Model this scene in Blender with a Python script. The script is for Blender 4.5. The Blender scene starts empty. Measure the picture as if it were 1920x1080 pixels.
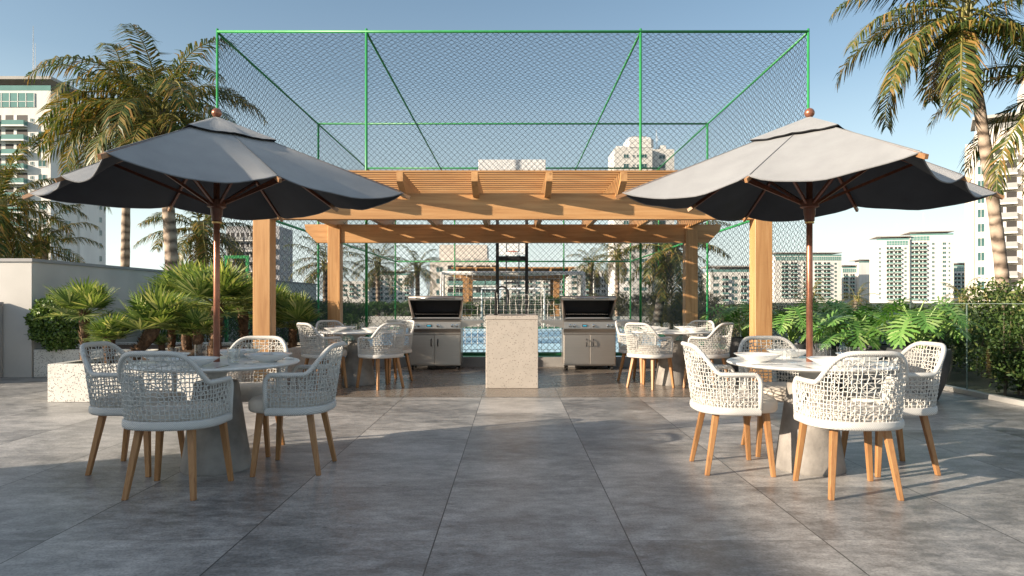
import bpy, math, random
import numpy as np
from mathutils import Vector, Matrix
R = math.radians
PI = math.pi
rnd = random.Random(7)
S = bpy.context.scene
COL = S.collection
H, F = 1.15, 1280.0


def PX(px, D): return (px - 962.0) / F * D
def PZ(py, D): return H + (565.0 - py) / F * D


# ------------------------------------------------------------------ mesh builder
class MB:
    def __init__(s): s.v, s.f, s.m = [], [], []

    def add(s, v, f, m=0):
        o = len(s.v)
        s.v += [tuple(p) for p in v]
        s.f += [tuple(i + o for i in q) for q in f]
        s.m += [m] * len(f)

    def box(s, x0, x1, y0, y1, z0, z1, m=0):
        s.add([(x0, y0, z0), (x1, y0, z0), (x1, y1, z0), (x0, y1, z0), (x0, y0, z1), (x1, y0, z1), (x1, y1, z1), (x0, y1, z1)],
              [(0, 3, 2, 1), (4, 5, 6, 7), (0, 1, 5, 4), (1, 2, 6, 5), (2, 3, 7, 6), (3, 0, 4, 7)], m)

    def rbox(s, x0, x1, y0, y1, z0, z1, b=0.005, m=0):
        """box with chamfered edges"""
        n0 = len(s.v)
        pts = []
        for (x, sx) in ((x0, 1), (x1, -1)):
            for (y, sy) in ((y0, 1), (y1, -1)):
                for (z, sz) in ((z0, 1), (z1, -1)):
                    pts += [(x + 0 * sx, y + b * sy, z + b * sz), (x + b * sx, y, z + b * sz), (x + b * sx, y + b * sy, z)]
        I = lambda a, c, d, k: ((a * 2 + c) * 2 + d) * 3 + k
        fs = []
        for a in (0, 1):
            q = [I(a, 0, 0, 0), I(a, 1, 0, 0), I(a, 1, 1, 0), I(a, 0, 1, 0)]
            fs.append(q if a else q[::-1])
            q = [I(0, a, 0, 1), I(1, a, 0, 1), I(1, a, 1, 1), I(0, a, 1, 1)]
            fs.append(q[::-1] if a else q)
            q = [I(0, 0, a, 2), I(1, 0, a, 2), I(1, 1, a, 2), I(0, 1, a, 2)]
            fs.append(q if a else q[::-1])
        for c in (0, 1):
            for d in (0, 1):
                q = [I(0, c, d, 1), I(1, c, d, 1), I(1, c, d, 2), I(0, c, d, 2)]; fs.append(q if (c ^ d) == 0 else q[::-1])
                q = [I(c, 0, d, 2), I(c, 1, d, 2), I(c, 1, d, 0), I(c, 0, d, 0)]; fs.append(q if (c ^ d) == 0 else q[::-1])
                q = [I(c, d, 0, 0), I(c, d, 1, 0), I(c, d, 1, 1), I(c, d, 0, 1)]; fs.append(q if (c ^ d) == 0 else q[::-1])
        for a in (0, 1):
            for c in (0, 1):
                for d in (0, 1):
                    q = [I(a, c, d, 0), I(a, c, d, 1), I(a, c, d, 2)]; fs.append(q if (a ^ c ^ d) else q[::-1])
        s.add(pts, fs, m)

    def tube(s, path, r, n=6, m=0, closed=False, cap=True, rot=0.0, flat=1.0):
        P = [Vector(p) for p in path]
        k = len(P)
        rr = r if isinstance(r, (list, tuple)) else [r] * k
        t0 = (P[1] - P[0]).normalized()
        up = Vector((0, 0, 1)) if abs(t0.z) < 0.9 else Vector((0, 1, 0))
        a = t0.cross(up).normalized()
        vs = []
        for i in range(k):
            if closed: t = (P[(i + 1) % k] - P[i - 1])
            else: t = P[min(i + 1, k - 1)] - P[max(i - 1, 0)]
            if t.length < 1e-9: t = t0
            t.normalize()
            a = a - t * a.dot(t)
            if a.length < 1e-6: a = t.orthogonal()
            a.normalize()
            b = t.cross(a)
            for j in range(n):
                w = 2 * PI * j / n + rot
                vs.append(P[i] + (a * math.cos(w) + b * math.sin(w) * flat) * rr[i])
        fs = []
        for i in range(k if closed else k - 1):
            i2 = (i + 1) % k
            for j in range(n):
                j2 = (j + 1) % n
                fs.append((i * n + j, i * n + j2, i2 * n + j2, i2 * n + j))
        if cap and not closed:
            fs.append(tuple(range(n))[::-1])
            fs.append(tuple((k - 1) * n + j for j in range(n)))
        s.add(vs, fs, m)

    def lathe(s, prof, n=24, c=(0, 0, 0), m=0, close=False):
        vs, fs = [], []
        for (r, z) in prof:
            for j in range(n):
                w = 2 * PI * j / n
                vs.append((c[0] + r * math.cos(w), c[1] + r * math.sin(w), c[2] + z))
        k = len(prof)
        for i in range(k - 1):
            for j in range(n):
                j2 = (j + 1) % n
                fs.append((i * n + j, i * n + j2, (i + 1) * n + j2, (i + 1) * n + j))
        if prof[0][0] > 1e-6: fs.append(tuple(range(n))[::-1])
        if prof[-1][0] > 1e-6: fs.append(tuple((k - 1) * n + j for j in range(n)))
        s.add(vs, fs, m)

    def prism(s, poly, axis, a, b, m=0):
        """poly in the two other axes (order x,y,z without axis), extruded a..b"""
        def p(u, v, w): return {'x': (w, u, v), 'y': (u, w, v), 'z': (u, v, w)}[axis]
        n = len(poly)
        vs = [p(u, v, a) for u, v in poly] + [p(u, v, b) for u, v in poly]
        fs = [tuple(range(n))[::-1], tuple(range(n, 2 * n))] + [(i, (i + 1) % n, n + (i + 1) % n, n + i) for i in range(n)]
        s.add(vs, fs, m)

    def build(s, name, mats, parent=None, smooth=False, fix=True):
        me = bpy.data.meshes.new(name)
        me.from_pydata(s.v, [], s.f)
        mats = mats if isinstance(mats, (list, tuple)) else [mats]
        for q in mats: me.materials.append(q)
        if len(mats) > 1: me.polygons.foreach_set('material_index', s.m)
        if fix and len(s.f) < 40000:
            import bmesh
            bm = bmesh.new(); bm.from_mesh(me)
            bmesh.ops.recalc_face_normals(bm, faces=bm.faces)
            bm.to_mesh(me); bm.free()
        if smooth:
            me.polygons.foreach_set('use_smooth', [True] * len(me.polygons))
            if smooth != 'all':
                try: me.set_sharp_from_angle(angle=R(smooth if smooth is not True else 40))
                except Exception: pass
        me.update()
        o = bpy.data.objects.new(name, me)
        COL.objects.link(o)
        if parent: o.parent = parent
        return o


def tag(o, label=None, cat=None, group=None, kind=None):
    if label: o['label'] = label
    if cat: o['category'] = cat
    if group: o['group'] = group
    if kind: o['kind'] = kind
    return o


def thing(name, label, cat, loc=(0, 0, 0), rz=0.0, group=None):
    o = bpy.data.objects.new(name, None)
    o.empty_display_size = 0.2
    COL.objects.link(o)
    o.location = loc; o.rotation_euler = (0, 0, rz)
    return tag(o, label, cat, group)


def kids(o): return [c for c in bpy.data.objects if c.parent == o]


KID = {}
def copy_tree(o, parent=None):
    c = o.copy(); COL.objects.link(c)
    c.parent = parent
    if o.name not in KID: KID[o.name] = kids(o)
    for ch in KID[o.name]: copy_tree(ch, c)
    return c


def dup(root, loc, rz, label, scale=None, group=None):
    c = copy_tree(root)
    c.location = loc; c.rotation_euler = (0, 0, rz)
    if scale: c.scale = (scale,) * 3 if not isinstance(scale, tuple) else scale
    c['label'] = label
    if group: c['group'] = group
    return c


# ------------------------------------------------------------------ materials
def nt(name):
    m = bpy.data.materials.new(name); m.use_nodes = True
    t = m.node_tree; t.nodes.clear()
    out = t.nodes.new('ShaderNodeOutputMaterial')
    b = t.nodes.new('ShaderNodeBsdfPrincipled')
    t.links.new(b.outputs[0], out.inputs[0])
    return m, t, b, out


def N(t, typ, **kw):
    n = t.nodes.new(typ)
    for k, v in kw.items():
        if k.startswith('i_'):
            n.inputs[int(k[2:])].default_value = v
        else: setattr(n, k, v)
    return n


def M2(t, op, a, b=None):
    n = t.nodes.new('ShaderNodeMath'); n.operation = op
    for i, x in enumerate((a, b)):
        if x is None: continue
        if isinstance(x, (int, float)): n.inputs[i].default_value = x
        else: t.links.new(x, n.inputs[i])
    return n.outputs[0]


def ramp(t, src, stops):
    r = t.nodes.new('ShaderNodeValToRGB')
    e = r.color_ramp.elements
    while len(e) < len(stops): e.new(0.5)
    for q, (p, c) in zip(e, stops):
        q.position = p; q.color = (*c, 1)
    t.links.new(src, r.inputs[0])
    return r.outputs[0]


def pmat(name, c1, c2=None, scale=4.0, stretch=(1, 1, 1), rough=0.6, metal=0.0, bump=0.0, bscale=None, detail=5.0, contrast=(0.3, 0.7), spec=0.5, sheen=0.0):
    m, t, b, out = nt(name)
    b.inputs['Roughness'].default_value = rough
    b.inputs['Metallic'].default_value = metal
    b.inputs['Specular IOR Level'].default_value = spec
    if sheen: b.inputs['Sheen Weight'].default_value = sheen
    c2 = c2 or tuple(x * 0.85 for x in c1)
    tc = N(t, 'ShaderNodeTexCoord')
    mp = N(t, 'ShaderNodeMapping'); mp.inputs['Scale'].default_value = stretch
    t.links.new(tc.outputs['Object'], mp.inputs[0])
    nz = N(t, 'ShaderNodeTexNoise'); nz.inputs['Scale'].default_value = scale; nz.inputs['Detail'].default_value = detail
    t.links.new(mp.outputs[0], nz.inputs['Vector'])
    t.links.new(ramp(t, nz.outputs[0], [(contrast[0], c2), (contrast[1], c1)]), b.inputs['Base Color'])
    if bump:
        n2 = N(t, 'ShaderNodeTexNoise'); n2.inputs['Scale'].default_value = bscale or scale * 4; n2.inputs['Detail'].default_value = 4
        t.links.new(mp.outputs[0], n2.inputs['Vector'])
        bp = N(t, 'ShaderNodeBump'); bp.inputs['Strength'].default_value = bump; bp.inputs['Distance'].default_value = 0.01
        t.links.new(n2.outputs[0], bp.inputs['Height']); t.links.new(bp.outputs[0], b.inputs['Normal'])
    return m


def leafmat(name, stops, rough=0.5, trans=0.3, tc=None):
    m, t, b, out = nt(name)
    g = N(t, 'ShaderNodeNewGeometry')
    c = ramp(t, g.outputs['Random Per Island'], stops)
    t.links.new(c, b.inputs['Base Color'])
    b.inputs['Roughness'].default_value = rough
    b.inputs['Specular IOR Level'].default_value = 0.35
    tr = N(t, 'ShaderNodeBsdfTranslucent')
    mx = N(t, 'ShaderNodeMixRGB'); mx.blend_type = 'MULTIPLY'; mx.inputs[0].default_value = 1
    mx.inputs[2].default_value = (*(tc or (1.3, 1.25, 0.6)), 1)
    t.links.new(c, mx.inputs[1]); t.links.new(mx.outputs[0], tr.inputs[0])
    ms = N(t, 'ShaderNodeMixShader'); ms.inputs[0].default_value = trans
    t.links.new(b.outputs[0], ms.inputs[1]); t.links.new(tr.outputs[0], ms.inputs[2]); t.links.new(ms.outputs[0], out.inputs[0])
    return m


def woodmat(name, axis, c1, c2, c3, rough=0.5, scale=1.0):
    m, t, b, out = nt(name)
    b.inputs['Roughness'].default_value = rough
    tc = N(t, 'ShaderNodeTexCoord'); mp = N(t, 'ShaderNodeMapping')
    sc = [9.0 * scale] * 3; sc['xyz'.index(axis)] = 0.6 * scale
    mp.inputs['Scale'].default_value = sc
    t.links.new(tc.outputs['Object'], mp.inputs[0])
    nz = N(t, 'ShaderNodeTexNoise'); nz.inputs['Scale'].default_value = 2.2; nz.inputs['Detail'].default_value = 8; nz.inputs['Roughness'].default_value = 0.6; nz.inputs['Distortion'].default_value = 0.8
    t.links.new(mp.outputs[0], nz.inputs['Vector'])
    nb = N(t, 'ShaderNodeTexNoise'); nb.inputs['Scale'].default_value = 0.35; nb.inputs['Detail'].default_value = 3
    t.links.new(mp.outputs[0], nb.inputs['Vector'])
    kn = N(t, 'ShaderNodeTexVoronoi'); kn.inputs['Scale'].default_value = 0.55
    t.links.new(mp.outputs[0], kn.inputs['Vector'])
    mm = N(t, 'ShaderNodeMixRGB'); mm.blend_type = 'MULTIPLY'; mm.inputs[0].default_value = 1
    t.links.new(ramp(t, nz.outputs[0], [(0.28, c3), (0.5, c2), (0.72, c1)]), mm.inputs[1])
    t.links.new(ramp(t, nb.outputs[0], [(0.3, (0.72, 0.68, 0.64)), (0.6, (1, 1, 1)), (0.75, (1.12, 1.1, 1.05))]), mm.inputs[2])
    mk = N(t, 'ShaderNodeMixRGB')
    t.links.new(M2(t, 'MULTIPLY', M2(t, 'LESS_THAN', kn.outputs['Distance'], 0.09), 0.55), mk.inputs[0])
    t.links.new(mm.outputs[0], mk.inputs[1]); mk.inputs[2].default_value = (*[x * .45 for x in c3], 1)
    t.links.new(mk.outputs[0], b.inputs['Base Color'])
    n2 = N(t, 'ShaderNodeTexNoise'); n2.inputs['Scale'].default_value = 12; n2.inputs['Detail'].default_value = 6
    t.links.new(mp.outputs[0], n2.inputs['Vector'])
    bp = N(t, 'ShaderNodeBump'); bp.inputs['Strength'].default_value = 0.12; bp.inputs['Distance'].default_value = 0.004
    t.links.new(n2.outputs[0], bp.inputs['Height']); t.links.new(bp.outputs[0], b.inputs['Normal'])
    return m


def floormat(name, tones, rough, x0, y0, sx, sy, jw=0.003, jdark=0.2):
    """large stone tiles: per-tile tone, streaky clouds that break at the joints, thin joints"""
    m, t, b, out = nt(name)
    L = t.links.new
    g = N(t, 'ShaderNodeNewGeometry')
    sp = N(t, 'ShaderNodeSeparateXYZ'); L(g.outputs['Position'], sp.inputs[0])
    u = M2(t, 'DIVIDE', M2(t, 'SUBTRACT', sp.outputs[0], x0), sx)
    v = M2(t, 'DIVIDE', M2(t, 'SUBTRACT', sp.outputs[1], y0), sy)
    iu, iv = M2(t, 'FLOOR', u), M2(t, 'FLOOR', v)
    fu, fv = M2(t, 'FRACT', u), M2(t, 'FRACT', v)
    cb = N(t, 'ShaderNodeCombineXYZ'); L(iu, cb.inputs[0]); L(iv, cb.inputs[1])
    wn = N(t, 'ShaderNodeTexWhiteNoise'); wn.noise_dimensions = '3D'; L(cb.outputs[0], wn.inputs['Vector'])
    off = N(t, 'ShaderNodeVectorMath'); off.operation = 'MULTIPLY_ADD'
    L(wn.outputs['Color'], off.inputs[0]); off.inputs[1].default_value = (37, 53, 11); L(g.outputs['Position'], off.inputs[2])
    mp = N(t, 'ShaderNodeMapping'); mp.inputs['Scale'].default_value = (0.8, 1.2, 1); L(off.outputs[0], mp.inputs[0])
    n1 = N(t, 'ShaderNodeTexNoise'); n1.inputs['Scale'].default_value = 1.8; n1.inputs['Detail'].default_value = 10; n1.inputs['Roughness'].default_value = 0.62; n1.inputs['Distortion'].default_value = 0.5
    L(mp.outputs[0], n1.inputs['Vector'])
    mp2 = N(t, 'ShaderNodeMapping'); mp2.inputs['Scale'].default_value = (1.0, 1.9, 1); mp2.inputs['Rotation'].default_value = (0, 0, R(-22)); L(off.outputs[0], mp2.inputs[0])
    n2 = N(t, 'ShaderNodeTexNoise'); n2.inputs['Scale'].default_value = 6; n2.inputs['Detail'].default_value = 12; n2.inputs['Roughness'].default_value = 0.78
    L(mp2.outputs[0], n2.inputs['Vector'])
    mxn = M2(t, 'ADD', M2(t, 'MULTIPLY', n1.outputs[0], 0.40), M2(t, 'MULTIPLY', n2.outputs[0], 0.60))
    tone = M2(t, 'ADD', mxn, M2(t, 'MULTIPLY', M2(t, 'SUBTRACT', wn.outputs['Value'], 0.5), 0.10))
    col = ramp(t, tone, [(0.39, tones[0]), (0.5, tones[1]), (0.61, tones[2])])
    gr = N(t, 'ShaderNodeTexNoise'); gr.inputs['Scale'].default_value = 85; gr.inputs['Detail'].default_value = 3; L(off.outputs[0], gr.inputs['Vector'])
    gm = N(t, 'ShaderNodeMixRGB'); gm.blend_type = 'MULTIPLY'; gm.inputs[0].default_value = 1; L(col, gm.inputs[1]); L(ramp(t, gr.outputs[0], [(0.32, (0.72, 0.72, 0.72)), (0.52, (1, 1, 1)), (0.7, (1.1, 1.1, 1.1))]), gm.inputs[2])
    mpl = N(t, 'ShaderNodeMapping'); mpl.inputs['Scale'].default_value = (1.2, 9.0, 1); mpl.inputs['Rotation'].default_value = (0, 0, R(28)); L(off.outputs[0], mpl.inputs[0])
    sc_ = N(t, 'ShaderNodeTexNoise'); sc_.inputs['Scale'].default_value = 7; sc_.inputs['Detail'].default_value = 8; sc_.inputs['Roughness'].default_value = 0.7; L(mpl.outputs[0], sc_.inputs['Vector'])
    pale = M2(t, 'MULTIPLY', M2(t, 'GREATER_THAN', sc_.outputs[0], 0.62), M2(t, 'GREATER_THAN', n1.outputs[0], 0.5))
    pm_ = N(t, 'ShaderNodeMixRGB'); L(M2(t, 'MULTIPLY', pale, 0.5), pm_.inputs[0]); L(gm.outputs[0], pm_.inputs[1]); pm_.inputs[2].default_value = (*[x * 1.15 for x in tones[2]], 1)
    col = pm_.outputs[0]
    # scratchy dark veins
    n3 = N(t, 'ShaderNodeTexNoise'); n3.inputs['Scale'].default_value = 16; n3.inputs['Detail'].default_value = 9; n3.inputs['Roughness'].default_value = 0.75
    L(mp2.outputs[0], n3.inputs['Vector'])
    vein = M2(t, 'LESS_THAN', n3.outputs[0], 0.40)
    vein = M2(t, 'MULTIPLY', vein, M2(t, 'LESS_THAN', n1.outputs[0], 0.47))
    mv = N(t, 'ShaderNodeMixRGB'); L(M2(t, 'MULTIPLY', vein, 0.6), mv.inputs[0]); L(col, mv.inputs[1]); mv.inputs[2].default_value = (*[x * 0.5 for x in tones[0]], 1)
    # joints
    eu = M2(t, 'MULTIPLY', M2(t, 'MINIMUM', fu, M2(t, 'SUBTRACT', 1.0, fu)), sx)
    ev = M2(t, 'MULTIPLY', M2(t, 'MINIMUM', fv, M2(t, 'SUBTRACT', 1.0, fv)), sy)
    ju = M2(t, 'LESS_THAN', eu, jw)
    jv = M2(t, 'MULTIPLY', M2(t, 'LESS_THAN', ev, jw * 0.55), 0.45)
    jj = M2(t, 'MAXIMUM', ju, jv)
    mj = N(t, 'ShaderNodeMixRGB'); L(jj, mj.inputs[0]); L(mv.outputs[0], mj.inputs[1]); mj.inputs[2].default_value = (*[x * jdark for x in tones[0]], 1)
    L(mj.outputs[0], b.inputs['Base Color'])
    rr = N(t, 'ShaderNodeMapRange'); L(n2.outputs[0], rr.inputs[0]); rr.inputs[1].default_value = 0.3; rr.inputs[2].default_value = 0.7; rr.inputs[3].default_value = rough - 0.08; rr.inputs[4].default_value = rough + 0.1
    L(rr.outputs[0], b.inputs['Roughness'])
    hgt = M2(t, 'SUBTRACT', M2(t, 'ADD', M2(t, 'MULTIPLY', n3.outputs[0], 0.5), M2(t, 'MULTIPLY', n2.outputs[0], 0.5)), M2(t, 'MULTIPLY', jj, 0.6))
    bp = N(t, 'ShaderNodeBump'); bp.inputs['Strength'].default_value = 0.22; bp.inputs['Distance'].default_value = 0.006
    L(hgt, bp.inputs['Height']); L(bp.outputs[0], b.inputs['Normal'])
    return m


def terrazzo(name, base, chips, scale=60, rough=0.6, thr=0.32):
    m, t, b, out = nt(name)
    b.inputs['Roughness'].default_value = rough
    tc = N(t, 'ShaderNodeTexCoord')
    vo = N(t, 'ShaderNodeTexVoronoi'); vo.inputs['Scale'].default_value = scale
    t.links.new(tc.outputs['Object'], vo.inputs['Vector'])
    chip = M2(t, 'LESS_THAN', vo.outputs['Distance'], thr)
    sel = N(t, 'ShaderNodeSeparateColor'); t.links.new(vo.outputs['Color'], sel.inputs[0])
    on = M2(t, 'MULTIPLY', chip, M2(t, 'GREATER_THAN', sel.outputs[0], 0.5))
    cc = ramp(t, sel.outputs[1], [(0.2, chips[0]), (0.8, chips[1])])
    nz = N(t, 'ShaderNodeTexNoise'); nz.inputs['Scale'].default_value = 6; nz.inputs['Detail'].default_value = 6
    t.links.new(tc.outputs['Object'], nz.inputs['Vector'])
    bs = ramp(t, nz.outputs[0], [(0.3, tuple(x * 0.88 for x in base)), (0.7, base)])
    mx = N(t, 'ShaderNodeMixRGB'); t.links.new(on, mx.inputs[0]); t.links.new(bs, mx.inputs[1]); t.links.new(cc, mx.inputs[2])
    t.links.new(mx.outputs[0], b.inputs['Base Color'])
    bp = N(t, 'ShaderNodeBump'); bp.inputs['Strength'].default_value = 0.5; bp.inputs['Distance'].default_value = 0.003; bp.invert = True
    t.links.new(on, bp.inputs['Height']); t.links.new(bp.outputs[0], b.inputs['Normal'])
    return m


def glassy(name, col, tint=(1, 1, 1), refl=0.08, rough=0.0):
    """thin sheet of glass: clear with a fresnel reflection"""
    m, t, b, out = nt(name); t.nodes.remove(b)
    tr = N(t, 'ShaderNodeBsdfTransparent'); tr.inputs[0].default_value = (*tint, 1)
    gl = N(t, 'ShaderNodeBsdfGlossy'); gl.inputs['Roughness'].default_value = rough; gl.inputs[0].default_value = (*col, 1)
    fr = N(t, 'ShaderNodeFresnel'); fr.inputs[0].default_value = 1.45
    ms = N(t, 'ShaderNodeMixShader')
    gm = N(t, 'ShaderNodeNewGeometry'); t.links.new(M2(t, 'MULTIPLY', M2(t, 'MULTIPLY', fr.outputs[0], refl), M2(t, 'SUBTRACT', 1.0, gm.outputs['Backfacing'])), ms.inputs[0]); t.links.new(tr.outputs[0], ms.inputs[1]); t.links.new(gl.outputs[0], ms.inputs[2]); t.links.new(ms.outputs[0], out.inputs[0])
    return m


W1, W2, W3 = (0.59, 0.35, 0.16), (0.52, 0.285, 0.118), (0.40, 0.20, 0.078)
wood_x = woodmat('pergola_wood_x', 'x', W1, W2, W3)
wood_y = woodmat('pergola_wood_y', 'y', W1, W2, W3)
wood_z = woodmat('pergola_wood_z', 'z', W1, W2, W3)
leg_wood = woodmat('teak_leg', 'z', (0.47, 0.25, 0.105), (0.40, 0.20, 0.08), (0.30, 0.135, 0.05), rough=0.45, scale=2.5)
umb_wood = woodmat('umbrella_wood', 'z', (0.22, 0.075, 0.036), (0.17, 0.055, 0.027), (0.11, 0.036, 0.02), rough=0.35, scale=3)
tip_wood = woodmat('rib_tip_wood', 'x', (0.42, 0.24, 0.12), (0.36, 0.19, 0.09), (0.25, 0.12, 0.05), rough=0.45, scale=3)
copper = pmat('copper_pole', (0.42, 0.18, 0.11), (0.33, 0.13, 0.08), 20, rough=0.32, metal=0.6, spec=0.5)
rope = pmat('white_rope', (0.60, 0.59, 0.56), (0.51, 0.50, 0.475), 60, rough=0.8, bump=0.4, bscale=300)
cushion = pmat('cushion_fabric', (0.66, 0.60, 0.53), (0.58, 0.52, 0.455), 12, rough=0.9, bump=0.25, bscale=500, sheen=0.2)


def wrapmat():
    m, t, b, out = nt('rope_wrapped_frame')
    tc = N(t, 'ShaderNodeTexCoord')
    wv = N(t, 'ShaderNodeTexWave'); wv.wave_type = 'BANDS'; wv.bands_direction = 'DIAGONAL'; wv.inputs['Scale'].default_value = 55; wv.inputs['Distortion'].default_value = 0.4
    t.links.new(tc.outputs['Object'], wv.inputs['Vector'])
    t.links.new(ramp(t, wv.outputs[1], [(0.1, (0.47, 0.46, 0.445)), (0.6, (0.66, 0.65, 0.625))]), b.inputs['Base Color'])
    b.inputs['Roughness'].default_value = 0.75
    bp = N(t, 'ShaderNodeBump'); bp.inputs['Strength'].default_value = 0.5; bp.inputs['Distance'].default_value = 0.002
    t.links.new(wv.outputs[1], bp.inputs['Height']); t.links.new(bp.outputs[0], b.inputs['Normal'])
    return m


wrap = wrapmat()
white_top = pmat('white_tabletop', (0.82, 0.82, 0.81), (0.78, 0.78, 0.77), 3, rough=0.28)
concrete = pmat('cast_concrete', (0.34, 0.315, 0.29), (0.17, 0.157, 0.145), 6, rough=0.7, bump=0.3, bscale=40, detail=9)
china = pmat('white_china', (0.80, 0.80, 0.79), (0.78, 0.78, 0.77), 3, rough=0.18)
linen = pmat('white_linen', (0.74, 0.72, 0.69), (0.66, 0.64, 0.61), 20, rough=0.9, bump=0.3)
steel = pmat('stainless_steel', (0.47, 0.425, 0.385), (0.42, 0.38, 0.345), 3, stretch=(0.3, 1, 30), rough=0.34, metal=0.85)
steel_dark = pmat('dark_steel', (0.14, 0.13, 0.125), (0.11, 0.10, 0.10), 8, rough=0.45, metal=0.7)
enamel = pmat('black_enamel', (0.018, 0.018, 0.02), (0.012, 0.012, 0.013), 8, rough=0.3)
rubber = pmat('black_rubber', (0.02, 0.02, 0.02), (0.014, 0.014, 0.014), 8, rough=0.7)
cutlery_m = pmat('polished_steel', (0.6, 0.6, 0.6), (0.55, 0.55, 0.55), 8, rough=0.15, metal=1.0)
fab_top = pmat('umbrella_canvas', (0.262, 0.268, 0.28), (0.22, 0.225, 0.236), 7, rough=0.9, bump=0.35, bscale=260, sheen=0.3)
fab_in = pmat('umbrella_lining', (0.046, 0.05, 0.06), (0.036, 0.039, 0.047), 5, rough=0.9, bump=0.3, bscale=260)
fab_seam = pmat('umbrella_hem', (0.20, 0.204, 0.213), (0.17, 0.174, 0.182), 7, rough=0.9)
fab_edge = pmat('umbrella_vent_trim', (0.06, 0.06, 0.068), (0.045, 0.045, 0.05), 8, rough=0.9)
green_pt = pmat('green_paint', (0.035, 0.30, 0.09), (0.028, 0.24, 0.07), 9, rough=0.38)
green_dk = pmat('dark_green_paint', (0.015, 0.16, 0.06), (0.012, 0.12, 0.045), 9, rough=0.4)
wire_m = pmat('dark_wire', (0.028, 0.032, 0.038), (0.02, 0.023, 0.028), 9, rough=0.6)
net_m = pmat('white_net_cord', (0.78, 0.76, 0.72), (0.7, 0.68, 0.64), 9, rough=0.8)
white_pt = pmat('white_paint', (0.84, 0.84, 0.84), (0.80, 0.80, 0.80), 3, rough=0.45)
black_pt = pmat('black_steel_paint', (0.03, 0.03, 0.034), (0.022, 0.022, 0.025), 6, rough=0.45)
tap_black = pmat('matt_black_tap', (0.012, 0.012, 0.013), (0.008, 0.008, 0.009), 6, rough=0.6, spec=0.2)
red_pt = pmat('red_orange_paint', (0.62, 0.10, 0.04), (0.5, 0.08, 0.03), 6, rough=0.4)
plaster = pmat('rendered_wall', (0.55, 0.535, 0.515), (0.46, 0.447, 0.43), 1.3, rough=0.85, bump=0.12, bscale=60, detail=8)
coping_m = pmat('grey_coping', (0.30, 0.30, 0.31), (0.25, 0.25, 0.26), 4, rough=0.6)
curb_m = pmat('curb_concrete', (0.34, 0.325, 0.31), (0.26, 0.25, 0.24), 4, rough=0.75, bump=0.2, detail=8)
island_m = terrazzo('beige_terrazzo', (0.47, 0.42, 0.37), ((0.30, 0.25, 0.21), (0.17, 0.145, 0.13)), 55, 0.62, 0.30)
planter_m = terrazzo('white_terrazzo', (0.66, 0.64, 0.60), ((0.34, 0.31, 0.28), (0.15, 0.14, 0.13)), 62, 0.65, 0.38)
soil_m = pmat('soil', (0.10, 0.06, 0.038), (0.045, 0.028, 0.02), 30, rough=0.95, bump=0.8, bscale=60)
pot_m = pmat('charcoal_pot', (0.075, 0.077, 0.085), (0.045, 0.047, 0.053), 7, rough=0.5, bump=0.15, bscale=80)
trunk_coco = None
rail_glass = glassy('railing_glass', (1, 1, 1), (0.90, 0.935, 0.92), 1.0)
roof_glass = glassy('roof_glass', (1, 1, 1), (0.97, 0.96, 0.95), 0.25)
tum_glass = glassy('tumbler_glass', (1, 1, 1), (0.975, 0.98, 0.98), 1.5)
win_glass = pmat('green_window_glass', (0.045, 0.13, 0.125), (0.03, 0.085, 0.085), 0.6, rough=0.12, spec=0.7)
par_glass = pmat('green_parapet_glass', (0.15, 0.30, 0.275), (0.12, 0.245, 0.225), 0.4, rough=0.15, spec=0.6)
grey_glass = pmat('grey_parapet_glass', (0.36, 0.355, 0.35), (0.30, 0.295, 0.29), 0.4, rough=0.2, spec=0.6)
dark_in = pmat('dark_interior', (0.035, 0.03, 0.028), (0.02, 0.018, 0.017), 0.5, rough=0.6)
frame_w = pmat('white_frame', (0.74, 0.73, 0.71), (0.7, 0.69, 0.67), 2, rough=0.5)
bw_white = pmat('white_facade', (0.78, 0.755, 0.72), (0.64, 0.62, 0.59), 0.5, stretch=(1, 1, .12), rough=0.8, detail=8)
bw_pink = pmat('warm_facade', (0.72, 0.66, 0.60), (0.60, 0.55, 0.50), 0.5, stretch=(1, 1, .12), rough=0.8, detail=8)
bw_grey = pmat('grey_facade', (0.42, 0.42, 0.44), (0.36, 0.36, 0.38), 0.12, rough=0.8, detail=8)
roof_m = pmat('roof_slab', (0.42, 0.40, 0.38), (0.36, 0.345, 0.33), 0.3, rough=0.8)

# ------------------------------------------------------------------ world, sun, camera
SUN_AZ, SUN_EL = 23.0, 17.0          # light travels towards +X turned this much to +Y
tosun = Vector((-math.cos(R(SUN_AZ)) * math.cos(R(SUN_EL)), -math.sin(R(SUN_AZ)) * math.cos(R(SUN_EL)), math.sin(R(SUN_EL))))
w = bpy.data.worlds.new('World'); S.world = w; w.use_nodes = True
wt = w.node_tree
bg = wt.nodes['Background']
sky = wt.nodes.new('ShaderNodeTexSky'); sky.sky_type = 'NISHITA'; sky.sun_disc = False
sky.sun_elevation = R(SUN_EL); sky.sun_rotation = math.atan2(tosun.x, tosun.y)
sky.air_density = 1.0; sky.dust_density = 1.2; sky.ozone_density = 2.2
tint = wt.nodes.new('ShaderNodeMixRGB'); tint.blend_type = 'MULTIPLY'; tint.inputs[0].default_value = 1; tint.inputs[2].default_value = (1.0, 0.98, 0.885, 1)
wt.links.new(sky.outputs[0], tint.inputs[1]); # pale haze low over the horizon, all the way round
wc = wt.nodes.new('ShaderNodeTexCoord'); wsx = wt.nodes.new('ShaderNodeSeparateXYZ'); wt.links.new(wc.outputs['Generated'], wsx.inputs[0])
hz = ramp(wt, wsx.outputs[2], [(0.0, (.86, .86, .86)), (0.07, (.72, .72, .72)), (0.17, (.30, .30, .30)), (0.30, (.07, .07, .07)), (0.5, (0, 0, 0))])
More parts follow.
